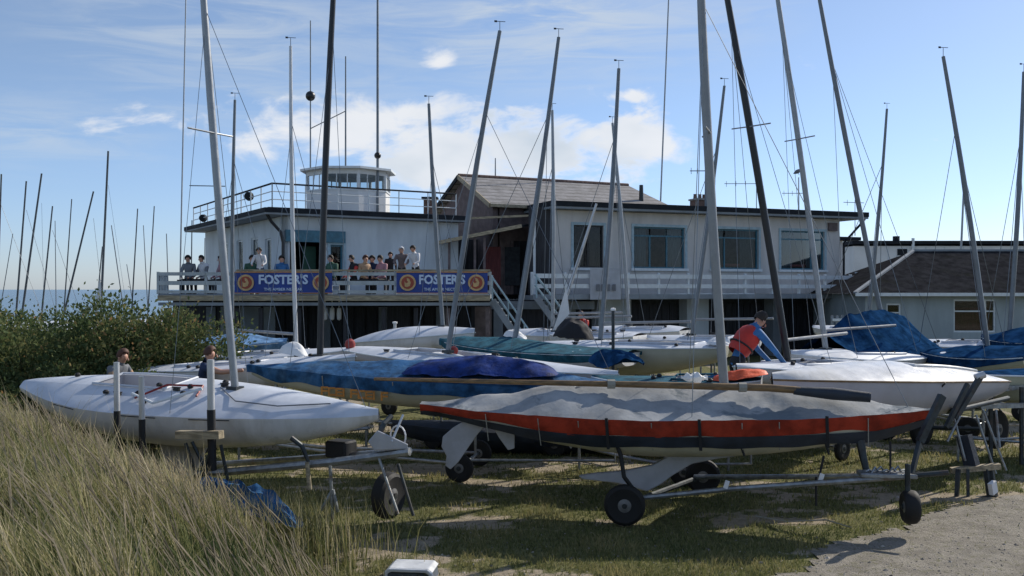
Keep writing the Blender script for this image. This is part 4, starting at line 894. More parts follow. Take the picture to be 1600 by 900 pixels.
def ring_post(px, py0, py1, Y, lb, r_=.03, m='steel_dark', top='sail'):
    a = P(px, py0, Y); g = ground_h(a.x, a.y); t = thing('post', lb, 'post', (a.x, a.y, g)); MB().tube([(0, 0, 0), (0, 0, a.z-g)], r_, 8).build('pole', m, t, smooth=True); MB().lathe([(.001, 0), (r_*1.5, .01), (r_*1.5, .05), (.001, .06)], (0, 0, a.z-g), n=10).build('cap', top, t)
ring_post(958, 486, 560, 17.4, 'thin black post standing in the crumpled blue cover'); ring_post(617, 506, 530, 23.5, 'short white topped post before the dark store', .04, 'mast_white')
def foreground_box():
    c = P(644, 876, 9.35); g = ground_h(c.x, c.y); t = thing('plastic_tub', 'white rimmed plastic tub with a grey side at the bottom edge of the picture', 'tub', (c.x, c.y, g-.10), -.12)
    b = MB(); b.prism([(-.25, 0), (.25, 0), (.22, .19), (-.22, .19)], -.16, .16, lambda u, v, q: (u, q*(1-.3*v), v)); b.build('body', 'plastic_dark', t, bevel=.015)
    r_ = MB(); pts = [(-.255, -.17), (.255, -.17), (.255, .17), (-.255, .17)]
    pr = [(-.25, .02), (-.235, .19), (-.19, .225), (.19, .225), (.235, .19), (.25, .02), (.215, .02), (.20, .175), (.17, .195), (-.17, .195), (-.20, .175), (-.215, .02)]
    r_.prism(pr, -.185, -.155, lambda u, v, q: (u, q, v)); r_.prism([(-.235, .19), (-.19, .226), (.19, .226), (.235, .19)], -.155, .16, lambda u, v, q: (u, q, v)); r_.build('rim', 'plastic_white', t, bevel=.006)
foreground_box()

# ------------------------------------------------------------------ clubhouse
class Fr:
    def __init__(s, x, y, deg): s.o = (x, y); a = radians(deg); s.c, s.s = cos(a), sin(a); s.a = a
    def __call__(s, u, v, z): return Vector((s.o[0]+u*s.c+v*s.s, s.o[1]+u*s.s-v*s.c, z))
    def u(s, px): k = (px-800)/F; return (k*s.o[1]-s.o[0])/(s.c-k*s.s)
    def z(s, py, u, v=0): return H-(py-HY)/F*s(u, v, 0).y
def fbox(mb, fr, u0, u1, v0, v1, z0, z1): mb.box(tuple(fr((u0+u1)/2, (v0+v1)/2, (z0+z1)/2)), (abs(u1-u0), abs(v1-v0), abs(z1-z0)), fr.a); return mb
def wall_holes(mb, fr, u0, u1, z0, z1, th, holes, v=0):
    """wall with openings, laid out as butt-jointed strips; holes: (u0,u1,z0,z1)"""
    hs = sorted(holes); cur = u0
    for a, b, c, d in hs:
        if a > cur: fbox(mb, fr, cur, a, v-th, v, z0, z1)
        if c > z0: fbox(mb, fr, a, b, v-th, v, z0, c)
        if d < z1: fbox(mb, fr, a, b, v-th, v, d, z1)
        cur = b
    if cur < u1: fbox(mb, fr, cur, u1, v-th, v, z0, z1)
club = thing('clubhouse', 'long white two storey clubhouse with dark flat roofs, a tiled gable and a roof lookout', 'clubhouse', (0, 36, 0))
CL = Vector((0, 36, 0))
def cb(mb, name, m, label=None, parent=None, **kw):
    mb.xf = Matrix.Translation(-CL) if parent is None or parent.parent is not None or parent is club else mb.xf
    return mb.build(name, m, parent or club, label=label, **kw)
def window(fr, u0, u1, z0, z1, v=0, frame='trim_blue', surround='trim_lightblue', mull=(.5,), trans=None, curtain=None, back=True, sill=True, sur=True):
    """one window: frame parent with pane, curtain and sill as sub-parts"""
    f = MB(); t = .06
    fbox(f, fr, u0, u1, v-.14, v-.06, z0, z0+t); fbox(f, fr, u0, u1, v-.14, v-.06, z1-t, z1)
    fbox(f, fr, u0, u0+t, v-.14, v-.06, z0+t, z1-t); fbox(f, fr, u1-t, u1, v-.14, v-.06, z0+t, z1-t)
    for q in mull: c = lerp(u0, u1, q); fbox(f, fr, c-.03, c+.03, v-.13, v-.07, z0+t, (z1-t) if trans is None else trans)
    if trans: fbox(f, fr, u0+t, u1-t, v-.135, v-.075, trans, trans+.06)
    w_ = cb(f, 'window', frame)
    p = MB(); e = [u0+t]+[lerp(u0, u1, q) for q in mull]+[u1-t]
    for a, b in zip(e, e[1:]): cb(MB().add([fr(a+.031, v-.1, z0+t), fr(b-.031, v-.1, z0+t), fr(b-.031, v-.1, z1-t), fr(a+.031, v-.1, z1-t)], [(0, 1, 2, 3)]), 'pane', 'glass', parent=w_)
    if curtain:
        for a, b in ((u0+.05, lerp(u0, u1, .30)), (lerp(u0, u1, .68), u1-.05)):
            c = MB(); n = 16; rows = []
            for i in range(n+1):
                u = lerp(a, b, i/n); rows.append([fr(u, v-.30+.05*sin(i*2.1), z0+.03), fr(u, v-.30+.03*sin(i*2.1), z1-.04)])
            c.grid(rows); cb(c, 'curtain', curtain, parent=w_, smooth=True)
    if sur:
        s_ = MB(); k = .10; fbox(s_, fr, u0-k, u1+k, v+.002, v+.035, z1, z1+k); fbox(s_, fr, u0-k, u0, v+.002, v+.035, z0, z1); fbox(s_, fr, u1, u1+k, v+.002, v+.035, z0, z1)
        cb(s_, 'surround', surround, parent=w_)
    if sill: cb(fbox(MB(), fr, u0-.13, u1+.13, v+.002, v+.10, z0-.10, z0), 'sill', 'trim_white', parent=w_)
    return w_
# right block
RB = Fr(1.62, 36.0, 22); U1 = RB.u(1312); ZB, ZT = 2.62, 5.78
holes = []; wz = (3.62, 5.24)
for a, b in ((896, 943), (990, 1070), (1113, 1185), (1220, 1288)): holes.append((RB.u(a), RB.u(b), *wz))
o = MB(); wall_holes(o, RB, 0, U1, ZB, ZT, .22, holes); fbox(o, RB, 0, .22, -.22, 0, ZB, ZB+.001); fbox(o, RB, 0.0, .22, -8, -.222, ZB, ZT); fbox(o, RB, U1-.22, U1, -8, -.222, ZB, ZT); fbox(o, RB, .222, U1-.222, -8, -7.8, ZB, ZT)
cb(o, 'wall', 'wall_pink')
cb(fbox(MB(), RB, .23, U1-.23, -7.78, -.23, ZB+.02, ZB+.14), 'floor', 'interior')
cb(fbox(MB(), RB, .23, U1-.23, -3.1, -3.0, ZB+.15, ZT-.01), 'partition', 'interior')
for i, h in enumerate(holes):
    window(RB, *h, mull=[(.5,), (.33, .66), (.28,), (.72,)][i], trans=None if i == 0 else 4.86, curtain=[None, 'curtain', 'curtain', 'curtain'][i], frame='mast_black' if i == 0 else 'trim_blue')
# people's tables and clutter seen through panes: plain table edge
for i in (2, 3): cb(fbox(MB(), RB, holes[i][0]+.1, holes[i][1]-.1, -.9, -.35, 3.75, 3.85), 'table', 'curtain_red')
roofL = -.35; U2 = RB.u(1344)
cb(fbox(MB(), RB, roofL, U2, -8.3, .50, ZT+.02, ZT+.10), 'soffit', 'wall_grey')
cb(fbox(MB(), RB, roofL-.02, U2+.02, -8.32, .52, ZT+.102, ZT+.30), 'roof', 'fascia')
for u in [RB.u(p) for p in (1105,)]: pass
# gutter bracket and downpipe at the right end
o = MB(); o.tube([RB(U2-.12, .42, ZT+.02), RB(U2-.3, .3, ZT-.25), RB(U1+.12, .12, ZT-1.0), RB(U1+.12, .10, 2.0), RB(U1+.12, .10, .1)], .05, 8); cb(o, 'downpipe', 'fascia', smooth=True)
cb(fbox(MB(), RB, RB.u(1293), RB.u(1306), .002, .12, 5.28, 5.62), 'alarm_box', 'wall_brown')
# side wing beyond the right end
cb(fbox(MB(), RB, U1+.01, U1+1.9, -6, -2.0, 0, 5.0), 'side_wing', 'wall_bright'); cb(fbox(MB(), RB, U1+.01, U1+2.6, -6.2, -1.6, 5.01, 5.16), 'wing_roof', 'fascia')
cb(fbox(MB(), RB, U1+.5, U1+1.1, -1.999, -1.96, 3.4, 4.6), 'wing_window', 'trim_blue')
for z in (3.05, 3.4): cb(fbox(MB(), RB, U1+.02, U1+3.6, .9, .96, z, z+.12), 'wing_rail', 'trim_white')
# walkway with boarded railing
WU0 = RB.u(822)-.3
cb(fbox(MB(), RB, WU0, U1+.2, .002, 1.30, 2.42, 2.58), 'walkway', 'wall_grey')
for z0, z1, m in ((2.84, 2.99, 'trim_white'), (3.20, 3.36, 'trim_white')):
    u = WU0
    while u < U1: cb(fbox(MB(), RB, u+.006, min(U1+.2, u+2.6)-.006, 1.30, 1.335, z0, z1), 'rail_board', m); u += 2.6
u = WU0
while u < U1+.3: cb(fbox(MB(), RB, u-.04, u+.04, 1.20, 1.295, 2.581, 3.42), 'rail_post', 'trim_white'); u += 1.3
cb(fbox(MB(), RB, WU0, U1+.2, 1.302, 1.34, 2.44, 2.62), 'deck_edge', 'wall_grey')
# ground floor of the right block: store doors between piers
g0 = MB(); piers = [(0.0, RB.u(905)), (RB.u(941), RB.u(992)), (RB.u(1080), RB.u(1114)), (RB.u(1215), RB.u(1228)), (U1-.5, U1)]
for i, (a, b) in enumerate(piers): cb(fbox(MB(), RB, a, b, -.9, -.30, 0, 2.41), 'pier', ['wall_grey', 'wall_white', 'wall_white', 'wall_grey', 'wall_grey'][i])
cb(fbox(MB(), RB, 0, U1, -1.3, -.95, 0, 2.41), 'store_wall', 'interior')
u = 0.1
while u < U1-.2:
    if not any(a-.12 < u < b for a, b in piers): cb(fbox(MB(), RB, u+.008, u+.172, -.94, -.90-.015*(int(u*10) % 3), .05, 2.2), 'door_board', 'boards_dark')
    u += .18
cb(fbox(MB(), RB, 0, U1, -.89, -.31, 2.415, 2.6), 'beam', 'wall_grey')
# chimney with pots, vent pipe
cu = RB.u(1151)*1.03; o = fbox(MB(), RB, cu-.42, cu+.42, -3.2, -2.6, ZT+.31, ZT+.88); ch = cb(o, 'chimney', 'brick'); cb(fbox(MB(), RB, cu-.47, cu+.47, -3.25, -2.55, ZT+.881, ZT+.95), 'chimney_cap', 'concrete')
for k in range(4): o = MB(); o.lathe([(.09, 0), (.075, .18), (.09, .2), (.05, .2)], tuple(RB(cu-.34+.225*k, -2.9, ZT+.951)), n=10); cb(o, 'chimney_pot', 'brick', smooth=True)
# ---- gabled middle house
E = Vector((.894, .447, 0)); Q = Vector((.447, -.894, 0)); R0 = Vector((-2.0, 39.8, 7.50)); 
def mid(e, q, z): p = R0+E*e+Q*q; return (p.x, p.y, z)
zr, ze = 7.50, 6.08; hw = 3.1
def slab(pts, th, name, m): 
    o = MB(); n = len(pts); lo = [(x, y, z-th) for x, y, z in pts]; o.add(pts+lo, [tuple(range(n)), tuple(reversed(range(n, 2*n)))]+[(i, i+n, (i+1) % n+n, (i+1) % n) for i in range(n)]); return cb(o, name, m)
slab([mid(-.25, 0, zr), mid(-.25, hw, ze), mid(8.9, hw, ze), mid(8.1, 0, zr)], .10, 'roof', 'tiles')
slab([mid(-.25, 0, zr), mid(8.1, 0, zr), mid(8.9, -hw, ze), mid(-.25, -hw, ze)], .10, 'roof', 'tiles')
slab([mid(8.12, 0, zr-.01), mid(8.92, hw, ze-.01), mid(9.6, 0, ze+.2), mid(8.92, -hw, ze-.01)], .08, 'roof', 'tiles')
for k in range(18): o = MB(); a = -.25+k*.465; o.tube([mid(a, 0, zr+.0), mid(a+.45, 0, zr+.0)], .09, 8); cb(o, 'ridge_tile', 'brick', smooth=True)
for sg in (1, -1):
    o = MB(); o.bar(mid(-.27, 0, zr-.05), mid(-.27, sg*hw, ze-.05), .05, .18); cb(o, 'bargeboard', 'wood_pale' if sg > 0 else 'fascia')
o = MB(); o.bar(mid(-.25, hw+.04, ze-.05), mid(8.9, hw+.04, ze-.05), .08, .12); cb(o, 'gutter', 'wood_pale')
g = MB(); g.prism([(-2.8, 2.6), (-2.8, ze-.12), (0, zr-.13), (2.8, ze-.12), (2.8, 2.6)], 0.0, .22, lambda u, v, q: mid(q, u, v)); cb(g, 'gable_wall', 'wall_brown')
g = MB(); g.bar(mid(.3, 2.7, 4.3), mid(8.8, 2.7, 4.3), .2, 3.4); cb(g, 'front_wall', 'wall_brown')
# boards and doors on the middle front
for k in range(30): e = .35+k*.155; g = MB(); g.box(mid(e, 2.83, 3.65), (.14, .04, 2.1), atan2(E.y, E.x)); cb(g, 'wall_board', 'boards_dark' if (k//4) % 2 else 'wall_brown')
# lean-to verandah roof with a pale sloping verge
A = P(686, 378, 34.9); B_ = P(815, 352, 35.6)
slab([tuple(A), tuple(B_), tuple(B_+Vector((.5, 2.2, .25))), tuple(A+Vector((.1, 2.6, .15)))], .09, 'verandah_roof', 'fascia')
g = MB(); g.bar(A+Vector((0, -.04, -.02)), B_+Vector((0, -.04, -.02)), .04, .13); cb(g, 'verge_board', 'wood_pale')
g = MB(); g.bar(P(735, 341, 35.9), P(850, 336, 36.3), .08, .08); cb(g, 'verandah_beam', 'wood_pale')
for px in (702, 742, 757, 835): a = P(px, 350 if px > 800 else 372, 35.5); g = MB(); g.bar(Vector((a.x, a.y, 2.46)), Vector((a.x, a.y, a.z if px > 800 else 4.7)), .09, .09); cb(g, 'verandah_post', 'wall_brown' if px < 800 else 'trim_white')
cb(MB().box((-.7, 37.9, 2.2), (7.6, 3.6, .3)), 'verandah_floor', 'wall_grey')
cb(MB().box((-.2, 38.6, 3.6), (5.2, .1, 2.4)), 'verandah_wall', 'boards_dark')
for k, px in enumerate((770, 800, 838)): a = P(px, 390, 37.3); wv = MB(); wv.box((a.x, 37.3+.2*k, 3.7), (.62, .06, 1.5)); cb(wv, 'verandah_door', 'curtain_red' if k == 0 else 'interior')
cb(MB().box((P(845, 0, 35.8).x, 36.2, 4.3), (.9, .15, 3.2)), 'side_panel', 'boards_dark')
# ---- left block (raised lounge with balcony)
LB = Fr(-7.75, 32.55, 31); LZ0, LZ1 = 2.46, 5.28; LU = LB.u(716)
door = (LB.u(450), LB.u(507), 2.5, 4.55); win = (LB.u(516), LB.u(536), 3.0, 4.35)
o = MB(); wall_holes(o, LB, 0, LU, LZ0, LZ1, .22, [door, win]); fbox(o, LB, LU-.22, LU, -11, -.222, LZ0, LZ1); fbox(o, LB, .222, LU-.222, -11, -10.8, LZ0, LZ1); cb(o, 'wall', 'wall_white')
LS = Fr(-7.75-.0, 32.55, 31-90)   # side facing left: u runs back
class SideFr:
    a = radians(31+90)
    def __call__(s, u, v, z): return LB(-v, -u, z)
SF = SideFr()
sh_ = [(1.4, 2.1, 3.3, 4.6), (3.0, 3.9, 3.2, 4.7), (5.0, 5.9, 3.2, 4.7), (7.2, 8.4, 3.2, 4.7)]
def sbox(mb, u0, u1, v0, v1, z0, z1): c = SF((u0+u1)/2, (v0+v1)/2, (z0+z1)/2); return mb.box(tuple(c), (abs(u1-u0), abs(v1-v0), z1-z0), SF.a)
o = MB(); cur = .0
for a, b, c, d in sh_: sbox(o, cur, a, -.22, 0, LZ0, LZ1); sbox(o, a, b, -.22, 0, LZ0, c); sbox(o, a, b, -.22, 0, d, LZ1); cur = b
sbox(o, cur, 11, -.22, 0, LZ0, LZ1); cb(o, 'side_wall', 'wall_white')
for a, b, c, d in sh_:
    f = MB(); t = .06; sbox(f, a, b, -.12, -.05, c, c+t); sbox(f, a, b, -.12, -.05, d-t, d); sbox(f, a, a+t, -.12, -.05, c+t, d-t); sbox(f, b-t, b, -.12, -.05, c+t, d-t); w_ = cb(f, 'window', 'trim_white')
    cb(sbox(MB(), a+t+.001, b-t-.001, -.09, -.08, c+t+.001, d-t-.001), 'pane', 'glass', parent=w_)
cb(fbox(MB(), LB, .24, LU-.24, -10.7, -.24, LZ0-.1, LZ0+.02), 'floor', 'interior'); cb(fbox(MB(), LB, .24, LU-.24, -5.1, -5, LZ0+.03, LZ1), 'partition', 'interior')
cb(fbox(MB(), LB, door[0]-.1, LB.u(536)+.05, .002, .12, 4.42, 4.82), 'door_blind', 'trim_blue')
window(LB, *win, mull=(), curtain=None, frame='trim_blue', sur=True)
f = MB(); fbox(f, LB, door[0], door[0]+.1, -.15, -.05, 2.5, 4.4); fbox(f, LB, door[1]-.1, door[1], -.15, -.05, 2.5, 4.4); cb(f, 'door_frame', 'wall_brown')
cb(fbox(MB(), LB, lerp(door[0], door[1], .55), door[1]-.12, -.6, -.55, 2.5, 4.3), 'door_leaf', 'cloth_green')
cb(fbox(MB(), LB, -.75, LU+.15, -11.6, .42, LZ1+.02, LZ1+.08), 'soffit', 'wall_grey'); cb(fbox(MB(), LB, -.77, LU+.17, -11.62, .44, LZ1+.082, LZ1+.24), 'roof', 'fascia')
cb(fbox(MB(), LB, -.6, LU, -11.4, .30, LZ1+.241, LZ1+.27), 'roof_surface', 'roof_felt')
o = MB(); o.tube([LB(-.6, .1, LZ1+.05), LB(-.45, .1, LZ1-.2), LB(-.12, .1, LZ1-.55), LB(-.05, .12, LZ1-.9), LB(-.05, .12, 2.5)], .055, 8); cb(o, 'downpipe', 'mast_black', smooth=True)
for k in range(3): cb(fbox(MB(), LB, .12+.14*k, .21+.14*k, .002, .03, 4.42, 4.64), 'wall_letter', 'fascia')
# roof railing
zt = LZ1+.27; rails = [LB(LU-.2, .2, 0), LB(-.45, .2, 0), LB(-.45, -11.2, 0)]
def railing(pts, z0, h, n_r, gap, m='trim_white', pr=.022, top='fascia', pref=''):
    for a, b in zip(pts, pts[1:]):
        L = (b-a).length; n = max(1, round(L/gap))
        for i in range(n+1):
            p = a.lerp(b, i/n); o = MB(); o.tube([(p.x, p.y, z0), (p.x, p.y, z0+h)], pr, 6); cb(o, pref+'post', m)
        for k in range(n_r):
            z = z0+h*(k+1)/n_r; o = MB(); o.tube([(a.x, a.y, z), (b.x, b.y, z)], pr*(1.5 if k == n_r-1 else .8), 6); cb(o, pref+'rail', top if k == n_r-1 else m)
railing(rails, zt, .80, 3, 1.25, pref='roof_')
# small things on the roof edge: lamp and speaker
for a in (LB(-.45, -9.5, zt+.25), LB(-.45, -2.6, zt+.6)): o = MB(); o.lathe([(.02, -.16), (.14, -.12), (.17, .08), (.05, .16)], tuple(a), 'Y', 10); cb(o, 'floodlight', 'fascia', smooth=True)
# roof lookout
TC = P(545, 0, 36.9); tx, ty = TC.x, TC.y; TR = 1.62; tz = zt
def oct_(r, z, k=8, off=22.5): return [(tx+r*cos(radians(off+45*i)), ty+r*sin(radians(off+45*i)), z) for i in range(k)]
def ring(r0, z0, r1, z1, name, m, th=.08):
    o = MB(); o.grid([oct_(r0, z0), oct_(r1, z1), oct_(r1-th, z1), oct_(r0-th, z0), oct_(r0, z0)], closed=True); return cb(o, name, m)
ring(TR, tz, TR, tz+.92, 'lookout_wall', 'wall_bright'); ring(TR, tz+1.52, TR, tz+1.72, 'lookout_band', 'wall_bright')
ring(TR+.03, tz+.92, TR+.03, tz+.98, 'lookout_sill', 'trim_white', .14)
for i in range(8):
    a0, a1 = oct_(TR-.04, 0)[i], oct_(TR-.04, 0)[(i+1) % 8]
    o = MB(); o.tube([(a0[0], a0[1], tz+.98), (a0[0], a0[1], tz+1.52)], .07, 6); wn = cb(o, 'lookout_window', 'trim_white')
    a0, a1 = Vector(a0), Vector(a1)
    for q in (.33, .66): m_ = a0.lerp(a1, q); o = MB(); o.tube([(m_.x, m_.y, tz+.98), (m_.x, m_.y, tz+1.52)], .025, 5); cb(o, 'mullion', 'trim_white', parent=wn)
    b0, b1 = a0.lerp(a1, .06), a0.lerp(a1, .94)
    o = MB(); o.add([(b0.x, b0.y, tz+.98), (b1.x, b1.y, tz+.98), (b1.x, b1.y, tz+1.52), (b0.x, b0.y, tz+1.52)], [(0, 1, 2, 3)]); cb(o, 'pane', 'glass', parent=wn)
o = MB(); o.grid([oct_(.02, tz+1.84), oct_(TR+.24, tz+1.78), oct_(TR+.24, tz+1.70), oct_(.02, tz+1.70)], closed=True); cb(o, 'lookout_roof', 'trim_white')
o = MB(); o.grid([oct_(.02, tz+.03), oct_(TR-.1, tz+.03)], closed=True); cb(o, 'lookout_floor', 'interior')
cb(MB().box((tx, ty, tz+.5), (.9, .5, .8)), 'lookout_desk', 'wall_brown')
ca = P(672, 0, 37.0); cb(MB().box((ca.x, ca.y, zt+.36), (.46, .46, .72)), 'chimney', 'brick'); cb(MB().box((ca.x, ca.y, zt+.755), (.62, .6, .07)), 'chimney_cap', 'fascia')
# balcony of the left block
BY = 30.6; BX0, BX1 = P(247, 0, BY).x, P(766, 0, BY).x; DZ = 2.66
o = MB(); o.prism([(BX0, BY), (BX1, BY), (BX1, 38), (-2.4, 37.6), (-7.2, 33.2), (-10.5, 38.5), (-13.6, 38.5), (-12.3, 34.2)], DZ-.16, DZ-.02, lambda u, v, q: (u, v, q)); cb(o, 'balcony_deck', 'wall_grey')
o = MB(); o.bar((BX0, BY-.03, DZ-.14), (BX1, BY-.03, DZ-.14), .05, .17); cb(o, 'balcony_beam', 'wood_pale')
o = MB(); o.bar((BX0, BY+.05, DZ-.33), (BX1, BY+.05, DZ-.33), .08, .10); cb(o, 'balcony_beam', 'wall_grey')
def rail_x(x0, x1, y):
    n = max(1, round((x1-x0)/1.5))
    for i in range(n+1): o = MB(); o.box((lerp(x0, x1, i/n), y+.04, DZ+.34), (.07, .07, .72)); cb(o, 'balcony_post', 'rail_grey')
    for z, h in ((.06, .09), (.34, .13), (.63, .11)):
        for i in range(n): a, b = lerp(x0, x1, i/n), lerp(x0, x1, (i+1)/n); o = MB(); o.box(((a+b)/2, y-.02, DZ+z), (b-a-.012, .035, h)); cb(o, 'balcony_rail', 'rail_grey')
rail_x(BX0, BX1, BY)
o = MB(); o.bar((P(370, 0, BY).x, BY-.03, 3.40), (BX1, BY-.03, 3.40), .09, .06); cb(o, 'balcony_handrail', 'wood_pale')
for k in range(4): a = Vector((BX0, BY, 0)).lerp(Vector((-12.3, 34.2, 0)), k/3); cb(MB().box((a.x, a.y, DZ+.34), (.07, .07, .72)), 'balcony_post', 'rail_grey')
for z in (.06, .34, .63): cb(MB().bar((BX0, BY, DZ+z), (-12.3, 34.2, DZ+z), .04, .08), 'balcony_rail', 'rail_grey')
for px in (262, 300, 370, 408, 468, 540, 600, 650, 700, 762): a = P(px, 0, BY+.3); cb(MB().box((a.x, a.y, 1.1), (.13 if px > 380 else .2, .13, 2.2)), 'balcony_support', 'wall_brown' if px > 690 else 'boards_dark')
# dark store below the balcony
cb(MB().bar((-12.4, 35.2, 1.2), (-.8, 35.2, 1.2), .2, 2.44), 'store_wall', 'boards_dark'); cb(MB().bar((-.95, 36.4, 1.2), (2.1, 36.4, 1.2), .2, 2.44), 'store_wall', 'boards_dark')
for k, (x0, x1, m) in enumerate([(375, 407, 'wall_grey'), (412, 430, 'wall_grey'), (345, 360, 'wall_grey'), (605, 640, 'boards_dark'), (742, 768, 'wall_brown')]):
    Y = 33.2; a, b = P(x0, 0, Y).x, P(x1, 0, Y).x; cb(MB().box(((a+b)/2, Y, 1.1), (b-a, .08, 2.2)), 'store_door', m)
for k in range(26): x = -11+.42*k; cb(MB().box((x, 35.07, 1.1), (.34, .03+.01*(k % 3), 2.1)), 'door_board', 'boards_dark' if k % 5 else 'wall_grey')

# ---- banners
def text_mesh(txt, size, m, parent, loc, ext=.004, xs=1.0, bold=.012):
    cu_ = bpy.data.curves.new('letters', 'FONT'); cu_.body = txt; cu_.size = size; cu_.extrude = ext; cu_.offset = bold; cu_.align_x = 'CENTER'; cu_.align_y = 'CENTER'; cu_.resolution_u = 2
    tmp = bpy.data.objects.new('tmp', cu_); COL.objects.link(tmp); dg = bpy.context.evaluated_depsgraph_get(); me = bpy.data.meshes.new_from_object(tmp.evaluated_get(dg)); bpy.data.objects.remove(tmp)
    R = Matrix.Translation(loc) @ Matrix.Rotation(pi/2, 4, 'X') @ Matrix.Diagonal((xs, 1, 1, 1)); me.transform(R); me.materials.clear(); me.materials.append(M[m])
    o = bpy.data.objects.new('lettering', me); COL.objects.link(o); o.parent = parent; return o
def banner(x0, x1, lb):
    y = BY-.10; w_ = x1-x0; z0, z1 = 2.68, 3.34; h = z1-z0; t = thing('beer_banner', lb, 'banner', ((x0+x1)/2, y, (z0+z1)/2), 0, 'beer banners tied along the balcony')
    n = 24; o = MB(); fn = lambda u: .018*sin(u*9)+.01*sin(u*23)
    o.grid([[(-w_/2+w_*i/n, fn(i/n), -h/2), (-w_/2+w_*i/n, fn(i/n), h/2)] for i in range(n+1)]); o.grid([[(-w_/2+w_*i/n, fn(i/n)+.006, -h/2), (-w_/2+w_*i/n, fn(i/n)+.006, h/2)] for i in range(n+1)]); o.build('cloth', 'banner_blue', t, smooth=True)
    for z in (h/2+.005,): MB().bar((-w_/2, -.02, z), (w_/2, -.02, z), .012, .035).build('edge_stripe', 'banner_yellow', t)
    MB().bar((-w_/2, -.02, -h/2-.0), (w_/2, -.02, -h/2-.0), .012, .022).build('edge_stripe', 'banner_yellow', t)
    text_mesh("FOSTER'S", .40, 'banner_text', t, (0, -.036, .085), xs=w_*.60/1.93, bold=.014); text_mesh('THE AMBER NECTAR', .125, 'banner_text', t, (0, -.036, -.215), xs=w_*.42/1.25, bold=.002)
    for sg in (-1, 1):
        c = (sg*(w_/2-.36), -.034, 0); d = MB(); d.lathe([(.001, .02), (.26, .02), (.26, .0), (.001, .0)], (c[0], c[1], 0), 'Y', 24); lg = d.build('logo_disc', 'logo_cream', t)
        d = MB(); d.lathe([(.001, 0), (.20, 0), (.20, -.006), (.001, -.006)], (c[0], c[1], 0), 'Y', 24); d.build('logo_disc', 'logo_red', lg); 
        d = MB(); d.prism([(-.09, -.12), (-.02, -.14), (.07, -.10), (.10, 0), (.05, .12), (-.03, .15), (-.02, .06), (.03, .02), (-.05, -.02), (-.10, .04)], -.014, -.007, lambda u, v, q: (c[0]+u, c[1]+q, v)); d.build('logo_emblem', 'logo_cream', lg)
banner(P(368, 0, BY).x, P(520, 0, BY).x, "blue FOSTER'S beer banner on the left part of the balcony rail")
banner(P(620, 0, BY).x, P(762, 0, BY).x, "blue FOSTER'S beer banner at the right end of the balcony rail")
def board_sign():
    c = RB(RB.u(917)+.05, 1.42, 3.0); t = thing('canvas_sign', 'grey white canvas sign with faint dark letters hung on the walkway rail', 'sign', tuple(c), RB.a); w_, h = 1.25, 1.15
    n = 12; o = MB(); o.grid([[(-w_/2+w_*i/n, .02*sin(i*.9), -h/2), (-w_/2+w_*i/n, .02*sin(i*.9)+.01, h/2)] for i in range(n+1)]); o.build('cloth', 'banner_white', t, smooth=True)
    for k, x in enumerate((-.32, -.12, .10, .34)): MB().box((x, -.04, -.14), (.13, .012, .25)).build('faint_letter', 'cloth_grey', t)
board_sign()
# ---- stairs
def stairs(lb, a, b, wd, n):
    t = thing('outside_stairs', lb, 'stairs', (b.x, b.y, 0)); l = Vector((b.x, b.y, 0)); d = b-a; q = Vector((0, 1, 0))
    for s_ in (0, wd):
        MB().bar(a-l+q*s_, b-l+q*s_, .05, .20).build('stringer', 'wall_grey', t)
        for hz in (.45, .82): MB().tube([a-l+q*s_+Vector((-.05, 0, hz)), b-l+q*s_+Vector((0, 0, hz))], .03, 6).build('handrail', 'trim_lightblue', t)
        for k in range(4): p = a.lerp(b, k/3)-l+q*s_; MB().tube([p, p+Vector((0, 0, .82))], .02, 6).build('baluster', 'trim_lightblue', t)
    for k in range(n): p = a.lerp(b, (k+.5)/n)-l; MB().box((p.x, p.y+wd/2, p.z+.03), (.25, wd-.06, .04)).build('tread', 'wall_grey', t)
stairs('white railed stairs down from the right end of the banner balcony', Vector((BX1+.05, BY+.25, 2.44)), Vector((P(845, 0, 31).x, BY+.25, .1)), .9, 11)
stairs('second flight of white railed stairs down from the walkway', RB(WU0+.05, 1.5, 2.5)+Vector((0, -1.1, 0)), RB(WU0+2.0, 1.5, .1)+Vector((0, -1.6, 0)), .9, 11)
# ---- poles and aerials on the roofs
def pole(lb, px, Y, z0, py1, r=.03, m='mast_dark', ball=None, name='flagpole', arms=(), px1=None):
    b = P(px, 0, Y); b.z = z0; t = thing(name, lb, 'pole' if name == 'flagpole' else 'aerial', tuple(b)); top = P(px if px1 is None else px1, py1, Y)-b; MB().tube([(0, 0, 0), top], [r, r*.7], 8).build('pole', m, t, smooth=True)
    if ball: c = P(px, ball[0], Y)-b; rb = ball[1]; o = MB(); o.lathe([(rb*sin(a), -rb*cos(a)) for a in [i*pi/8+.01 for i in range(9)]], tuple(c), n=12); o.build('ball', 'mast_black', t, smooth=True)
    for (x0, y0, x1, y1, rr) in arms: MB().tube([P(x0, y0, Y)-b, P(x1, y1, Y)-b], rr, 5).build('arm', m, t)
    return t
pole('slim pole with a black ball rising left of the lookout', 485, 36.6, zt+1.7, 32, .03, ball=(150, .19))
pole('aerial mast with a slanting arm above the lookout', 540, 36.6, zt+1.8, 88, .035, arms=((485, 201, 541, 173, .02),))
pole('tall flagpole running out of the top of the picture from the lookout', 590, 36.0, zt, -60, .055, ball=(243, .13), m='mast_dark')
pole('short vent pipe behind the tiled roof', 1002, 41.5, 6.0, 289, .12, m='mast_black', name='vent_pipe')
pole('dark pole with a cross aerial left of the pot chimney', 1103, 39.9, 6.1, 265, .06, name='tv_aerial', arms=((1078, 267, 1118, 267, .02), (1080, 262, 1080, 272, .012), (1090, 263, 1090, 271, .012)))
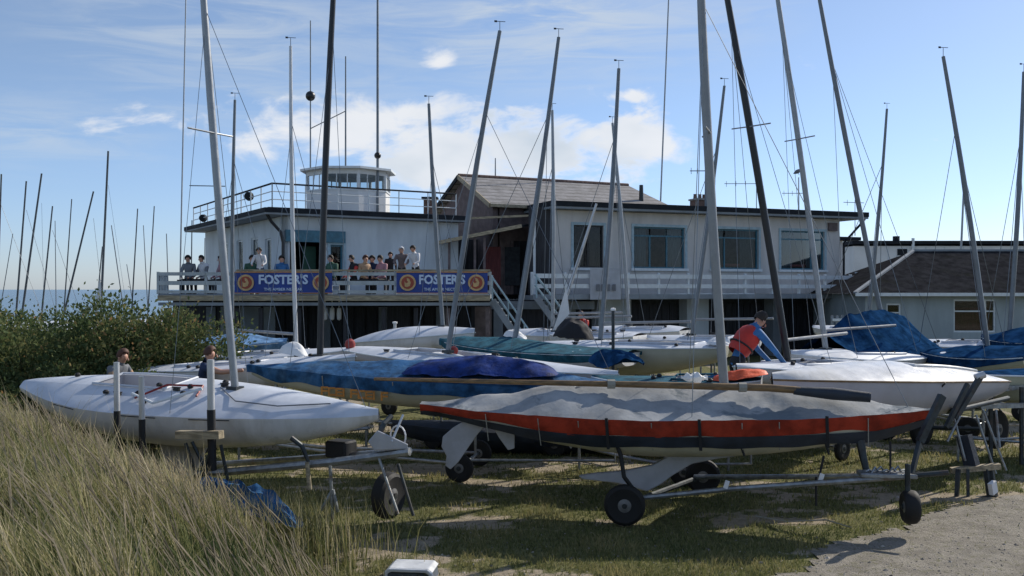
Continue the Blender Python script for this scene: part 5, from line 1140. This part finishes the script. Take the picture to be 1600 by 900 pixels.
pole('thin television aerial right of the pot chimney', 1182, 41.5, 6.0, 285, .02, name='tv_aerial', arms=((1132, 287, 1186, 287, .014), (1135, 283, 1135, 292, .01), (1150, 283, 1150, 291, .01), (1165, 283, 1165, 291, .01)))
pole('thin aerial pole with a perched bird near the right end of the roof', 1248, 40.5, 6.08, 277, .035, name='tv_aerial', m='mast_white', arms=((1222, 302, 1256, 302, .015), (1225, 298, 1225, 306, .01), (1238, 298, 1238, 306, .01)))
pole('faint fishbone aerial at the right roof corner', 1336, 43, 5.2, 312, .02, name='tv_aerial', arms=((1318, 316, 1350, 317, .014), (1324, 312, 1324, 321, .01), (1342, 312, 1342, 321, .01)))
pole('thin horizontal yard arm pole left of the tall mast', 345, 37.5, zt, 285, .025, arms=((296, 290, 352, 291, .02),))
pole('thin stub aerial above the tiled ridge', 774, 41, 7.45, 247, .03, name='tv_aerial')
pole('tall very thin pole behind the clubhouse roof', 1023, 46, 0, -30, .045, px1=1046, m='alu')
pole('faint thin pole left of the clubhouse', 279, 44, -.2, -40, .04, px1=291, m='alu')
def bird():
    c = P(1247, 270, 40.5); t = thing('gull', 'small bird perched on the thin pole near the right end of the roof', 'bird', tuple(c)); o = MB(); o.lathe([(.005, -.20), (.05, -.12), (.09, -.02), (.08, .08), (.05, .13), (.06, .18), (.03, .24), (.005, .27)], (0, 0, .06), 'X', 10); o.build('body', 'cloth_grey', t, smooth=True)
    MB().tube([(0, 0, 0), (0, 0, -.10)], .012, 5).build('leg', 'mast_black', t); MB().tube([(.26, 0, .06), (.32, 0, .05)], .012, 5).build('beak', 'mast_black', t)
    t.rotation_euler = (0, -.5, 0)
bird()
# ---- far building and bungalow on the right
def far_building():
    Y = 56; x0, x1 = P(1334, 0, Y).x, P(1760, 0, Y).x; t = thing('flat_roofed_building', 'far white flat roofed building behind the bungalow', 'building', ((x0+x1)/2, Y+4, 0)); l = Vector(t.location); zt_ = P(0, 379, Y).z
    o = MB(); o.box(((x0+x1)/2-l.x, 0, zt_/2-.1), (x1-x0, 8, zt_-.2)); o.build('wall', 'wall_bright', t)
    MB().box((0, 0, zt_), (x1-x0+.3, 8.4, .2)).build('roof', 'fascia', t)
    for px0, px1, py0, py1 in ((1402, 1417, 389, 399), (1440, 1470, 391, 397)): a, b = P(px0, py0, Y), P(px1, py1, Y); w_ = MB().box(((a.x+b.x)/2-l.x, Y-.03-l.y, (a.z+b.z)/2), (b.x-a.x, .06, a.z-b.z)); w_.build('window', 'fascia', t); MB().box(((a.x+b.x)/2-l.x, Y-.08-l.y, b.z-.05), (b.x-a.x+.1, .08, .06)).build('sill', 'trim_white', t)
    for px in (1425,): a = P(px, 375, Y); MB().tube([(a.x-l.x, Y-.15-l.y, a.z+.1), (a.x-l.x, Y-.15-l.y, .5)], .09, 8).build('soil_pipe', 'trim_white', t)
    a = P(1411, 372, Y); MB().box((a.x-l.x, -3, zt_+.25), (.3, .3, .35)).build('vent', 'fascia', t)
    for k in range(14): MB().box((x0+.9+1.1*k-l.x, Y-.012-l.y, zt_/2), (.03, .024, zt_-.5)).build('cladding_batten', 'wall_white', t)
far_building()
def bungalow():
    Y = 35.5; x0, x1 = P(1352, 0, Y).x, P(1740, 0, Y).x; t = thing('bungalow', 'low pale building with a dark brown hipped roof at the right', 'building', ((x0+x1)/2, Y+3.5, 0)); l = Vector(t.location)
    fr = Fr(x0, Y, 0); T = Matrix.Translation(-l); wz0, wz1 = P(0, 515, Y).z, P(0, 470, Y).z
    hl = [(fr.u(1385), fr.u(1408), wz0, wz1-.1), (fr.u(1490), fr.u(1556), wz0-.1, wz1+.05)]
    o = MB(T); wall_holes(o, fr, 0, x1-x0, 0, 2.62, .2, hl); o.box((x0+.1, Y+3.6, 1.31), (.2, 6.8, 2.62)); o.build('wall', 'wall_dull', t)
    MB(T).box(((x0+x1)/2, Y+1.5, 1.3), (x1-x0-.5, .05, 2.5)).build('partition', 'interior', t)
    for i, (a, b, c, d) in enumerate(hl):
        f = MB(T); k = .06
        for q in ((a, b, c, c+k), (a, b, d-k, d), (a, a+k, c+k, d-k), (b-k, b, c+k, d-k)): fbox(f, fr, q[0], q[1], -.12, -.04, q[2], q[3])
        fbox(f, fr, a+k, b-k, -.11, -.05, lerp(c, d, .62), lerp(c, d, .62)+.05); 
        if i: fbox(f, fr, lerp(a, b, .74), lerp(a, b, .74)+.07, -.115, -.045, c+k, d-k)
        w_ = f.build('window', 'trim_white', t); p = MB(T); fbox(p, fr, a+k, b-k, -.085, -.08, c+k, d-k); p.build('pane', 'glass', w_); p = MB(T); fbox(p, fr, a+k, b-k, -.35, -.3, c+k, d-.3); p.build('blind', 'curtain_red', w_)
    ex0, ex1, ey0, ey1, ze_, zr_ = x0-.55, x1+.5, Y-.5, Y+7.5, 2.64, 4.35; ry = (ey0+ey1)/2; rx0 = P(1428, 0, ry).x
    r = MB(T); V = [(ex0, ey0, ze_), (ex1, ey0, ze_), (ex1, ey1, ze_), (ex0, ey1, ze_), (rx0, ry, zr_), (ex1, ry, zr_)]; r.add(V, [(0, 1, 5, 4), (2, 3, 4, 5), (3, 0, 4), (0, 3, 2, 1), (1, 2, 5)]); r.build('roof', 'tiles_dark', t)
    MB(T).bar((ex0, ey0-.03, ze_-.03), (ex1, ey0-.03, ze_-.03), .06, .12).build('gutter', 'trim_white', t)
    MB(T).bar((rx0, ry, zr_+.03), (ex1, ry, zr_+.03), .16, .08).build('ridge', 'wall_grey', t); MB(T).bar((ex0, ey0, ze_+.04), (rx0, ry, zr_+.03), .14, .07).build('hip_ridge', 'wall_grey', t)
    return t
bungalow()
# low timber fence and clutter between the clubhouse and the bungalow
def fence():
    a, b = P(1300, 0, 33), P(1372, 0, 33); t = thing('fence', 'short slatted fence between the clubhouse and the bungalow', 'fence', ((a.x+b.x)/2, 33, 0)); l = Vector(t.location); n = 9
    for i in range(n+1): x = lerp(a.x, b.x, i/n)-l.x; MB().box((x, 0, .95), (.09, .05, 1.9)).build('picket', 'wall_grey', t)
    for z in (1.1, 1.75): MB().box((0, -.05, z), (b.x-a.x, .05, .09)).build('rail', 'trim_white', t)
fence()
# hanging fenders in the dark store
for k, px in enumerate((508, 519, 530)):
    c = P(px, 488, 31.6); o = MB(); o.lathe([(.01, -.22), (.07, -.18), (.085, 0), (.07, .18), (.02, .22), (.02, .45), (.008, 1.0)], n=10); ob = o.build('fender', 'sail', smooth=True); ob.location = c-Vector((0, 0, .05)); tag(ob, ['leftmost', 'middle', 'rightmost'][k]+' of three white fenders hanging under the balcony', 'fender', 'fenders hanging under the balcony')
# table bench for the seated people on the balcony
for k, (px, Y, w_, lb) in enumerate(((310, 31.7, 1.3, 'dark bench for the two people at the left end of the balcony'), (572, 31.5, 1.5, 'dark bench on the balcony between the two banners'), (600, 32.6, 1.4, 'dark bench at the back of the middle balcony gap'))):
    a = P(px, 0, Y); t = thing('bench', lb, 'bench', (a.x, a.y, DZ)); MB().box((0, 0, .43), (w_, .34, .05)).build('seat', 'boards_dark', t)
    for sg in (-1, 1): MB().box((sg*(w_/2-.12), 0, .2), (.06, .3, .41)).build('leg', 'boards_dark', t)

# ------------------------------------------------------------------ people
def seg_d(p, a, b):
    d = b-a; t = max(0, min(1, (p-a).dot(d)/max(1e-9, d.dot(d)))); return (p-(a+d*t)).length
def person(label, loc, rz, pose='stand', top='cloth_navy', legs='cloth_black', arms=None, hair='hair_dark', scale=1.0, vest=None, group=None, fingers=False, hairlen=.0, sub=2):
    r = thing('person', label, 'person', tuple(loc), rz, group); r.scale = (scale,)*3
    J = dict(pel=(0, 0, .95), wst=(0, .0, 1.10), cst=(0, -.01, 1.34), nb=(0, -.01, 1.47), nk=(0, .005, 1.54), hd=(0, .02, 1.62), ht=(0, .015, 1.70),
             ls=(-.18, -.01, 1.42), le=(-.24, .0, 1.15), lw=(-.22, .12, .92), rs=(.18, -.01, 1.42), re=(.24, 0, 1.15), rw=(.22, .12, .92),
             lh=(-.09, 0, .90), lk=(-.10, .03, .50), la=(-.10, -.02, .09), lt=(-.11, .13, .045), rh=(.09, 0, .90), rk=(.10, .03, .50), ra=(.10, -.02, .09), rt=(.11, .13, .045))
    J = {k: Vector(v) for k, v in J.items()}
    up = ['wst', 'cst', 'nb', 'nk', 'hd', 'ht', 'ls', 'le', 'lw', 'rs', 're', 'rw']
    def bend(keys, piv, ang, ax='X'):
        R = Matrix.Rotation(ang, 3, ax)
        for k in keys: J[k] = J[piv]+R @ (J[k]-J[piv])
    if pose == 'sit':
        for s_ in 'lr': x = J[s_+'k'].x; J[s_+'k'] = Vector((x, .42, .92)); J[s_+'a'] = Vector((x, .40, .50)); J[s_+'t'] = Vector((x, .55, .46)); J[s_+'w'] = Vector((x*1.2, .33, 1.02)); J[s_+'e'] = Vector((x*2.3, .10, 1.13))
        bend(up[:6], 'pel', -.12)
    elif pose == 'lean': bend(up, 'pel', -.30); J['lw'] = Vector((-.2, .42, 1.08)); J['rw'] = Vector((.2, .42, 1.08)); J['le'] = J['ls'].lerp(J['lw'], .5)+Vector((-.07, -.02, -.09)); J['re'] = J['rs'].lerp(J['rw'], .5)+Vector((.07, -.02, -.09))
    elif pose == 'bend':
        bend(up, 'pel', -.62); bend(['nk', 'hd', 'ht'], 'nb', .05)
        J['lw'] = Vector((-.16, .76, .76)); J['rw'] = Vector((.17, .82, .72)); J['le'] = J['ls'].lerp(J['lw'], .5)+Vector((-.08, -.04, .02)); J['re'] = J['rs'].lerp(J['rw'], .5)+Vector((.08, -.04, .02)); J['lk'].y += .08; J['rk'].y += .08; J['pel'].y -= .05
    elif pose == 'reach':
        bend(up, 'pel', -.22); J['rw'] = Vector((.30, .62, 1.36)); J['re'] = J['rs'].lerp(J['rw'], .5)+Vector((.03, 0, -.05)); J['lw'] = Vector((-.15, .45, 1.05)); J['le'] = J['ls'].lerp(J['lw'], .5)+Vector((-.08, 0, -.08))
    dn = {s_: (J[s_+'w']-J[s_+'e']).normalized() for s_ in 'lr'}
    for s_ in 'lr': J[s_+'p'] = J[s_+'w']+dn[s_]*.085
    R_ = dict(pel=.135, wst=.125, cst=.150, nb=.085, nk=.055, hd=.088, ht=.068, ls=.075, le=.045, lw=.030, lp=.034, rs=.075, re=.045, rw=.030, rp=.034, lh=.095, lk=.062, la=.042, lt=.036, rh=.095, rk=.062, ra=.042, rt=.036)
    ED = [('pel', 'wst'), ('wst', 'cst'), ('cst', 'nb'), ('nb', 'nk'), ('nk', 'hd'), ('hd', 'ht'), ('cst', 'ls'), ('ls', 'le'), ('le', 'lw'), ('lw', 'lp'), ('cst', 'rs'), ('rs', 're'), ('re', 'rw'), ('rw', 'rp'), ('pel', 'lh'), ('lh', 'lk'), ('lk', 'la'), ('la', 'lt'), ('pel', 'rh'), ('rh', 'rk'), ('rk', 'ra'), ('ra', 'rt')]
    part = {}
    for a, b in ED:
        k = a+b; part[(a, b)] = 0 if b in ('wst', 'cst', 'nb', 'ls', 'rs') else 1 if b in ('lh', 'lk', 'la', 'rh', 'rk', 'ra') else 2 if b in ('nk', 'hd', 'ht', 'lp', 'rp') else 3 if b in ('le', 'lw', 're', 'rw') else 4
    ks = list(J); me = bpy.data.meshes.new('body'); me.from_pydata([J[k] for k in ks], [(ks.index(a), ks.index(b)) for a, b in ED], [])
    tmp = bpy.data.objects.new('tmp', me); COL.objects.link(tmp); m = tmp.modifiers.new('s', 'SKIN'); sv_ = me.skin_vertices[0].data
    for i, k in enumerate(ks): sv_[i].radius = (R_[k], R_[k]*(.72 if k in ('pel', 'wst', 'cst') else 1)); sv_[i].use_root = k == 'pel'
    m.use_smooth_shade = True; s2 = tmp.modifiers.new('u', 'SUBSURF'); s2.levels = s2.render_levels = sub
    dg = bpy.context.evaluated_depsgraph_get(); bme = bpy.data.meshes.new_from_object(tmp.evaluated_get(dg)); bpy.data.objects.remove(tmp)
    mats = [top, legs, 'skin', arms or top, 'cloth_black']
    if fingers:   # five bent fingers on each hand, grown into the same mesh
        bm = bmesh.new(); bm.from_mesh(bme)
        for s_ in 'lr':
            p0 = J[s_+'p']; d = dn[s_]; side = d.cross(Vector((0, 0, 1))).normalized(); nrm = side.cross(d)
            for f_ in range(5):
                th = f_ == 4; L = (.075, .082, .078, .062, .055)[f_]; o = MB(); b0 = p0+side*((-.027+.018*f_) if not th else -.035)+(d*.012 if not th else d*-.04); dd = d if not th else (d*.6-side*.8).normalized()
                o.tube([b0-dd*.02, b0+dd*L*.4, b0+dd*L*.75-nrm*.015, b0+dd*L*.9-nrm*.035], [.010, .0095, .0085, .006], 6); q = [bm.verts.new(v) for v in o.v]
                for f in o.f: bm.faces.new([q[i] for i in f]).smooth = True
        bm.to_mesh(bme); bm.free()
    bme.materials.clear()
    for x in mats: bme.materials.append(M[x])
    for p in bme.polygons:
        c = p.center; best = min(((seg_d(c, J[a], J[b])/(R_[a]+R_[b]), (a, b)) for a, b in ED), key=lambda t: t[0])[1]; p.material_index = part[best]
    bd = bpy.data.objects.new('body', bme); COL.objects.link(bd); bd.parent = r
    # head shaped over the skinned skull: hair shell, nose, ears
    up_ = (J['ht']-J['nk']).normalized(); fw = Vector((0, 1, 0)); fw = (fw-up_*fw.dot(up_)).normalized()
    if pose == 'bend': fw = (fw*.8-up_*.1).normalized()
    sd2 = up_.cross(fw).normalized(); hc = J['hd']+up_*.03
    hr = MB(); rows = []
    for i in range(8):
        th = i/7*pi*(.62+hairlen); rows.append([hc+(up_*cos(th)*.125+(-fw*cos(q)+sd2*sin(q))*sin(th)*(.108 if cos(q) > -.3 else .098*max(.2, 1-max(0, th-1.0)*1.3)))-fw*.012 for q in [j*2*pi/14 for j in range(14)]])
    for i in range(8):
        for j in range(14):
            if cos(j*2*pi/14) < -.25: rows[i][j] = rows[min(i, 3)][j]+(rows[i][j]-rows[min(i, 3)][j])*.12
    hr.grid(rows, closed=True); hr.build('hair', hair, r, smooth=True)
    ns = MB(); c = J['hd']+fw*.095; ns.tube([c+up_*.03, c+fw*.02-up_*.005, c-up_*.012], [.008, .014, .006], 6); ns.build('nose', 'skin', r, smooth=True)
    for sg in (-1, 1): e = MB(); e.lathe([(.001, -.008), (.022, -.004), (.018, .008), (.001, .008)], tuple(J['hd']+sd2*sg*.095), 'X', 8); e.build('ear', 'skin', r, smooth=True)
    if fingers:
        for sg in (-1, 1): e = MB(); e.lathe([(.001, -.006), (.012, 0), (.001, .006)], tuple(J['hd']+fw*.088+sd2*sg*.035+up_*.022), 'Y', 8); e.build('eye', 'mast_black', r)
        e = MB(); c = J['hd']+fw*.090-up_*.040; e.tube([c-sd2*.025, c, c+sd2*.025], .006, 5); e.build('mouth', 'cloth_pink', r)
    if vest:
        ax = (J['nb']-J['pel']); v = MB(); rows = []; f2 = (Vector((0, 1, 0))-ax*(ax.y/ax.dot(ax))).normalized(); s2_ = ax.cross(f2).normalized()
        for i, (u, a, b) in enumerate(((.18, .165, .135), (.25, .19, .155), (.45, .205, .17), (.7, .215, .175), (.88, .195, .15), (.98, .13, .11), (1.02, .085, .08))):
            c = J['pel']+ax*u; rows.append([c+s2_*cos(q)*a+f2*sin(q)*b for q in [j*2*pi/20 for j in range(20)]])
        v.grid(rows, closed=True); v.build('buoyancy_vest', vest, r, smooth=True); w1 = MB(); c = J['pel']+ax*.4; w1.tube([c+s2_*cos(q)*.215+f2*sin(q)*.178 for q in [j*2*pi/16 for j in range(17)]], .014, 5, cap=False); w1.build('waist_strap', 'strap_black', r)
    return r
gr = 'people on the clubhouse balcony'
def bal(px, Y, pose, lb, rz=pi, **kw): a = P(px, 0, Y); return person(lb, (a.x, a.y, DZ-(.47 if pose == 'sit' else 0)-.02), rz, pose, group=gr, sub=1, **kw)
bal(295, 31.7, 'sit', 'person in grey sitting at the far left end of the balcony', top='cloth_grey'); bal(318, 31.75, 'sit', 'person in a pale grey top, second from the left on the balcony', rz=2.6, top='cloth_white', arms='cloth_grey')
bal(348, 32.3, 'sit', 'seated person in a pink top beside the tall pale mast', rz=2.4, top='cloth_pink'); bal(393, 31.6, 'sit', 'person in dark green sitting behind the left banner', rz=3.6, top='cloth_green')
bal(407, 31.4, 'lean', 'person in white leaning on the rail over the left banner', top='cloth_white', legs='cloth_navy', scale=.88); bal(440, 32.0, 'sit', 'person in blue seated against the white wall corner', top='cloth_blue', rz=3.4)
bal(519, 31.5, 'sit', 'seated person in dark green near the banner logo by the black mast', top='cloth_green', rz=2.7); bal(553, 31.55, 'sit', 'seated person in a red and dark top, first in the gap between the banners', top='cloth_black', arms='vest_red', rz=2.2)
bal(569, 31.6, 'sit', 'seated person in tan, second in the gap between the banners', top='cloth_tan', rz=3.8, hair='hair_brown'); bal(582, 31.9, 'sit', 'seated person in navy in the gap between the banners', top='cloth_navy')
bal(597, 31.7, 'sit', 'seated person in a pale pink top, last before the right banner', top='cloth_pink', rz=2.5); bal(610, 32.2, 'stand', 'person dressed in black standing at the back behind the right banner', top='cloth_black', scale=.80, rz=3.4)
bal(628, 31.5, 'lean', 'person in dark red leaning over the right banner, white cap', top='wall_brown', scale=.90, hair='cloth_white'); bal(650, 31.4, 'lean', 'person in white leaning at the right banner with arms on the rail', top='cloth_white', arms='cloth_white', scale=.92, rz=2.7)
def gp(px, Y): a = P(px, 0, Y); return Vector((a.x, a.y, ground_h(a.x, a.y)))
p_ = gp(916, 30.2); plf = thing('wooden_platform', 'low timber platform below the canvas sign', 'platform', (p_.x, p_.y, 0)); MB().box((0, 0, .36), (1.6, 1.1, .06)).build('top', 'wood_pale', plf)
for sx in (-.7, .7):
    for sy in (-.45, .45): MB().box((sx, sy, .165), (.09, .09, .33)).build('leg', 'wood_pale', plf)
person('person in a bright red jacket bending before the clubhouse, below the canvas sign', (p_.x, p_.y, .39), 2.2, 'lean', top='vest_red', legs='cloth_black', hair='hair_brown', sub=1)
person('person in dark clothes stooping behind the left tip of the white keelboat', gp(176, 16.6), -1.9, 'lean', top='cloth_grey', legs='cloth_black', hair='hair_brown', arms='cloth_tan', scale=1.03)
person('person in navy with reddish hair reaching towards the mast behind the white keelboat', gp(312, 16.3), -1.35, 'reach', top='cloth_navy', legs='cloth_navy', arms='skin', hair='hair_brown', scale=1.05)
# the sailor in the red vest stands in the cockpit of his dinghy
sb = b11m; tt = sb.t_px(1160); ps = sb.W @ Vector((sb.X(tt), .0, sb.sh(tt)-.29))
a = P(1150, 0, 15.6)
person('sailor in a red buoyancy vest and blue sleeves bending over his boat', (a.x, a.y, .64), -pi/2+.25, 'bend', top='cloth_blue', legs='cloth_black', arms='cloth_blue', hair='hair_dark', vest='vest_red', fingers=True, scale=1.1)
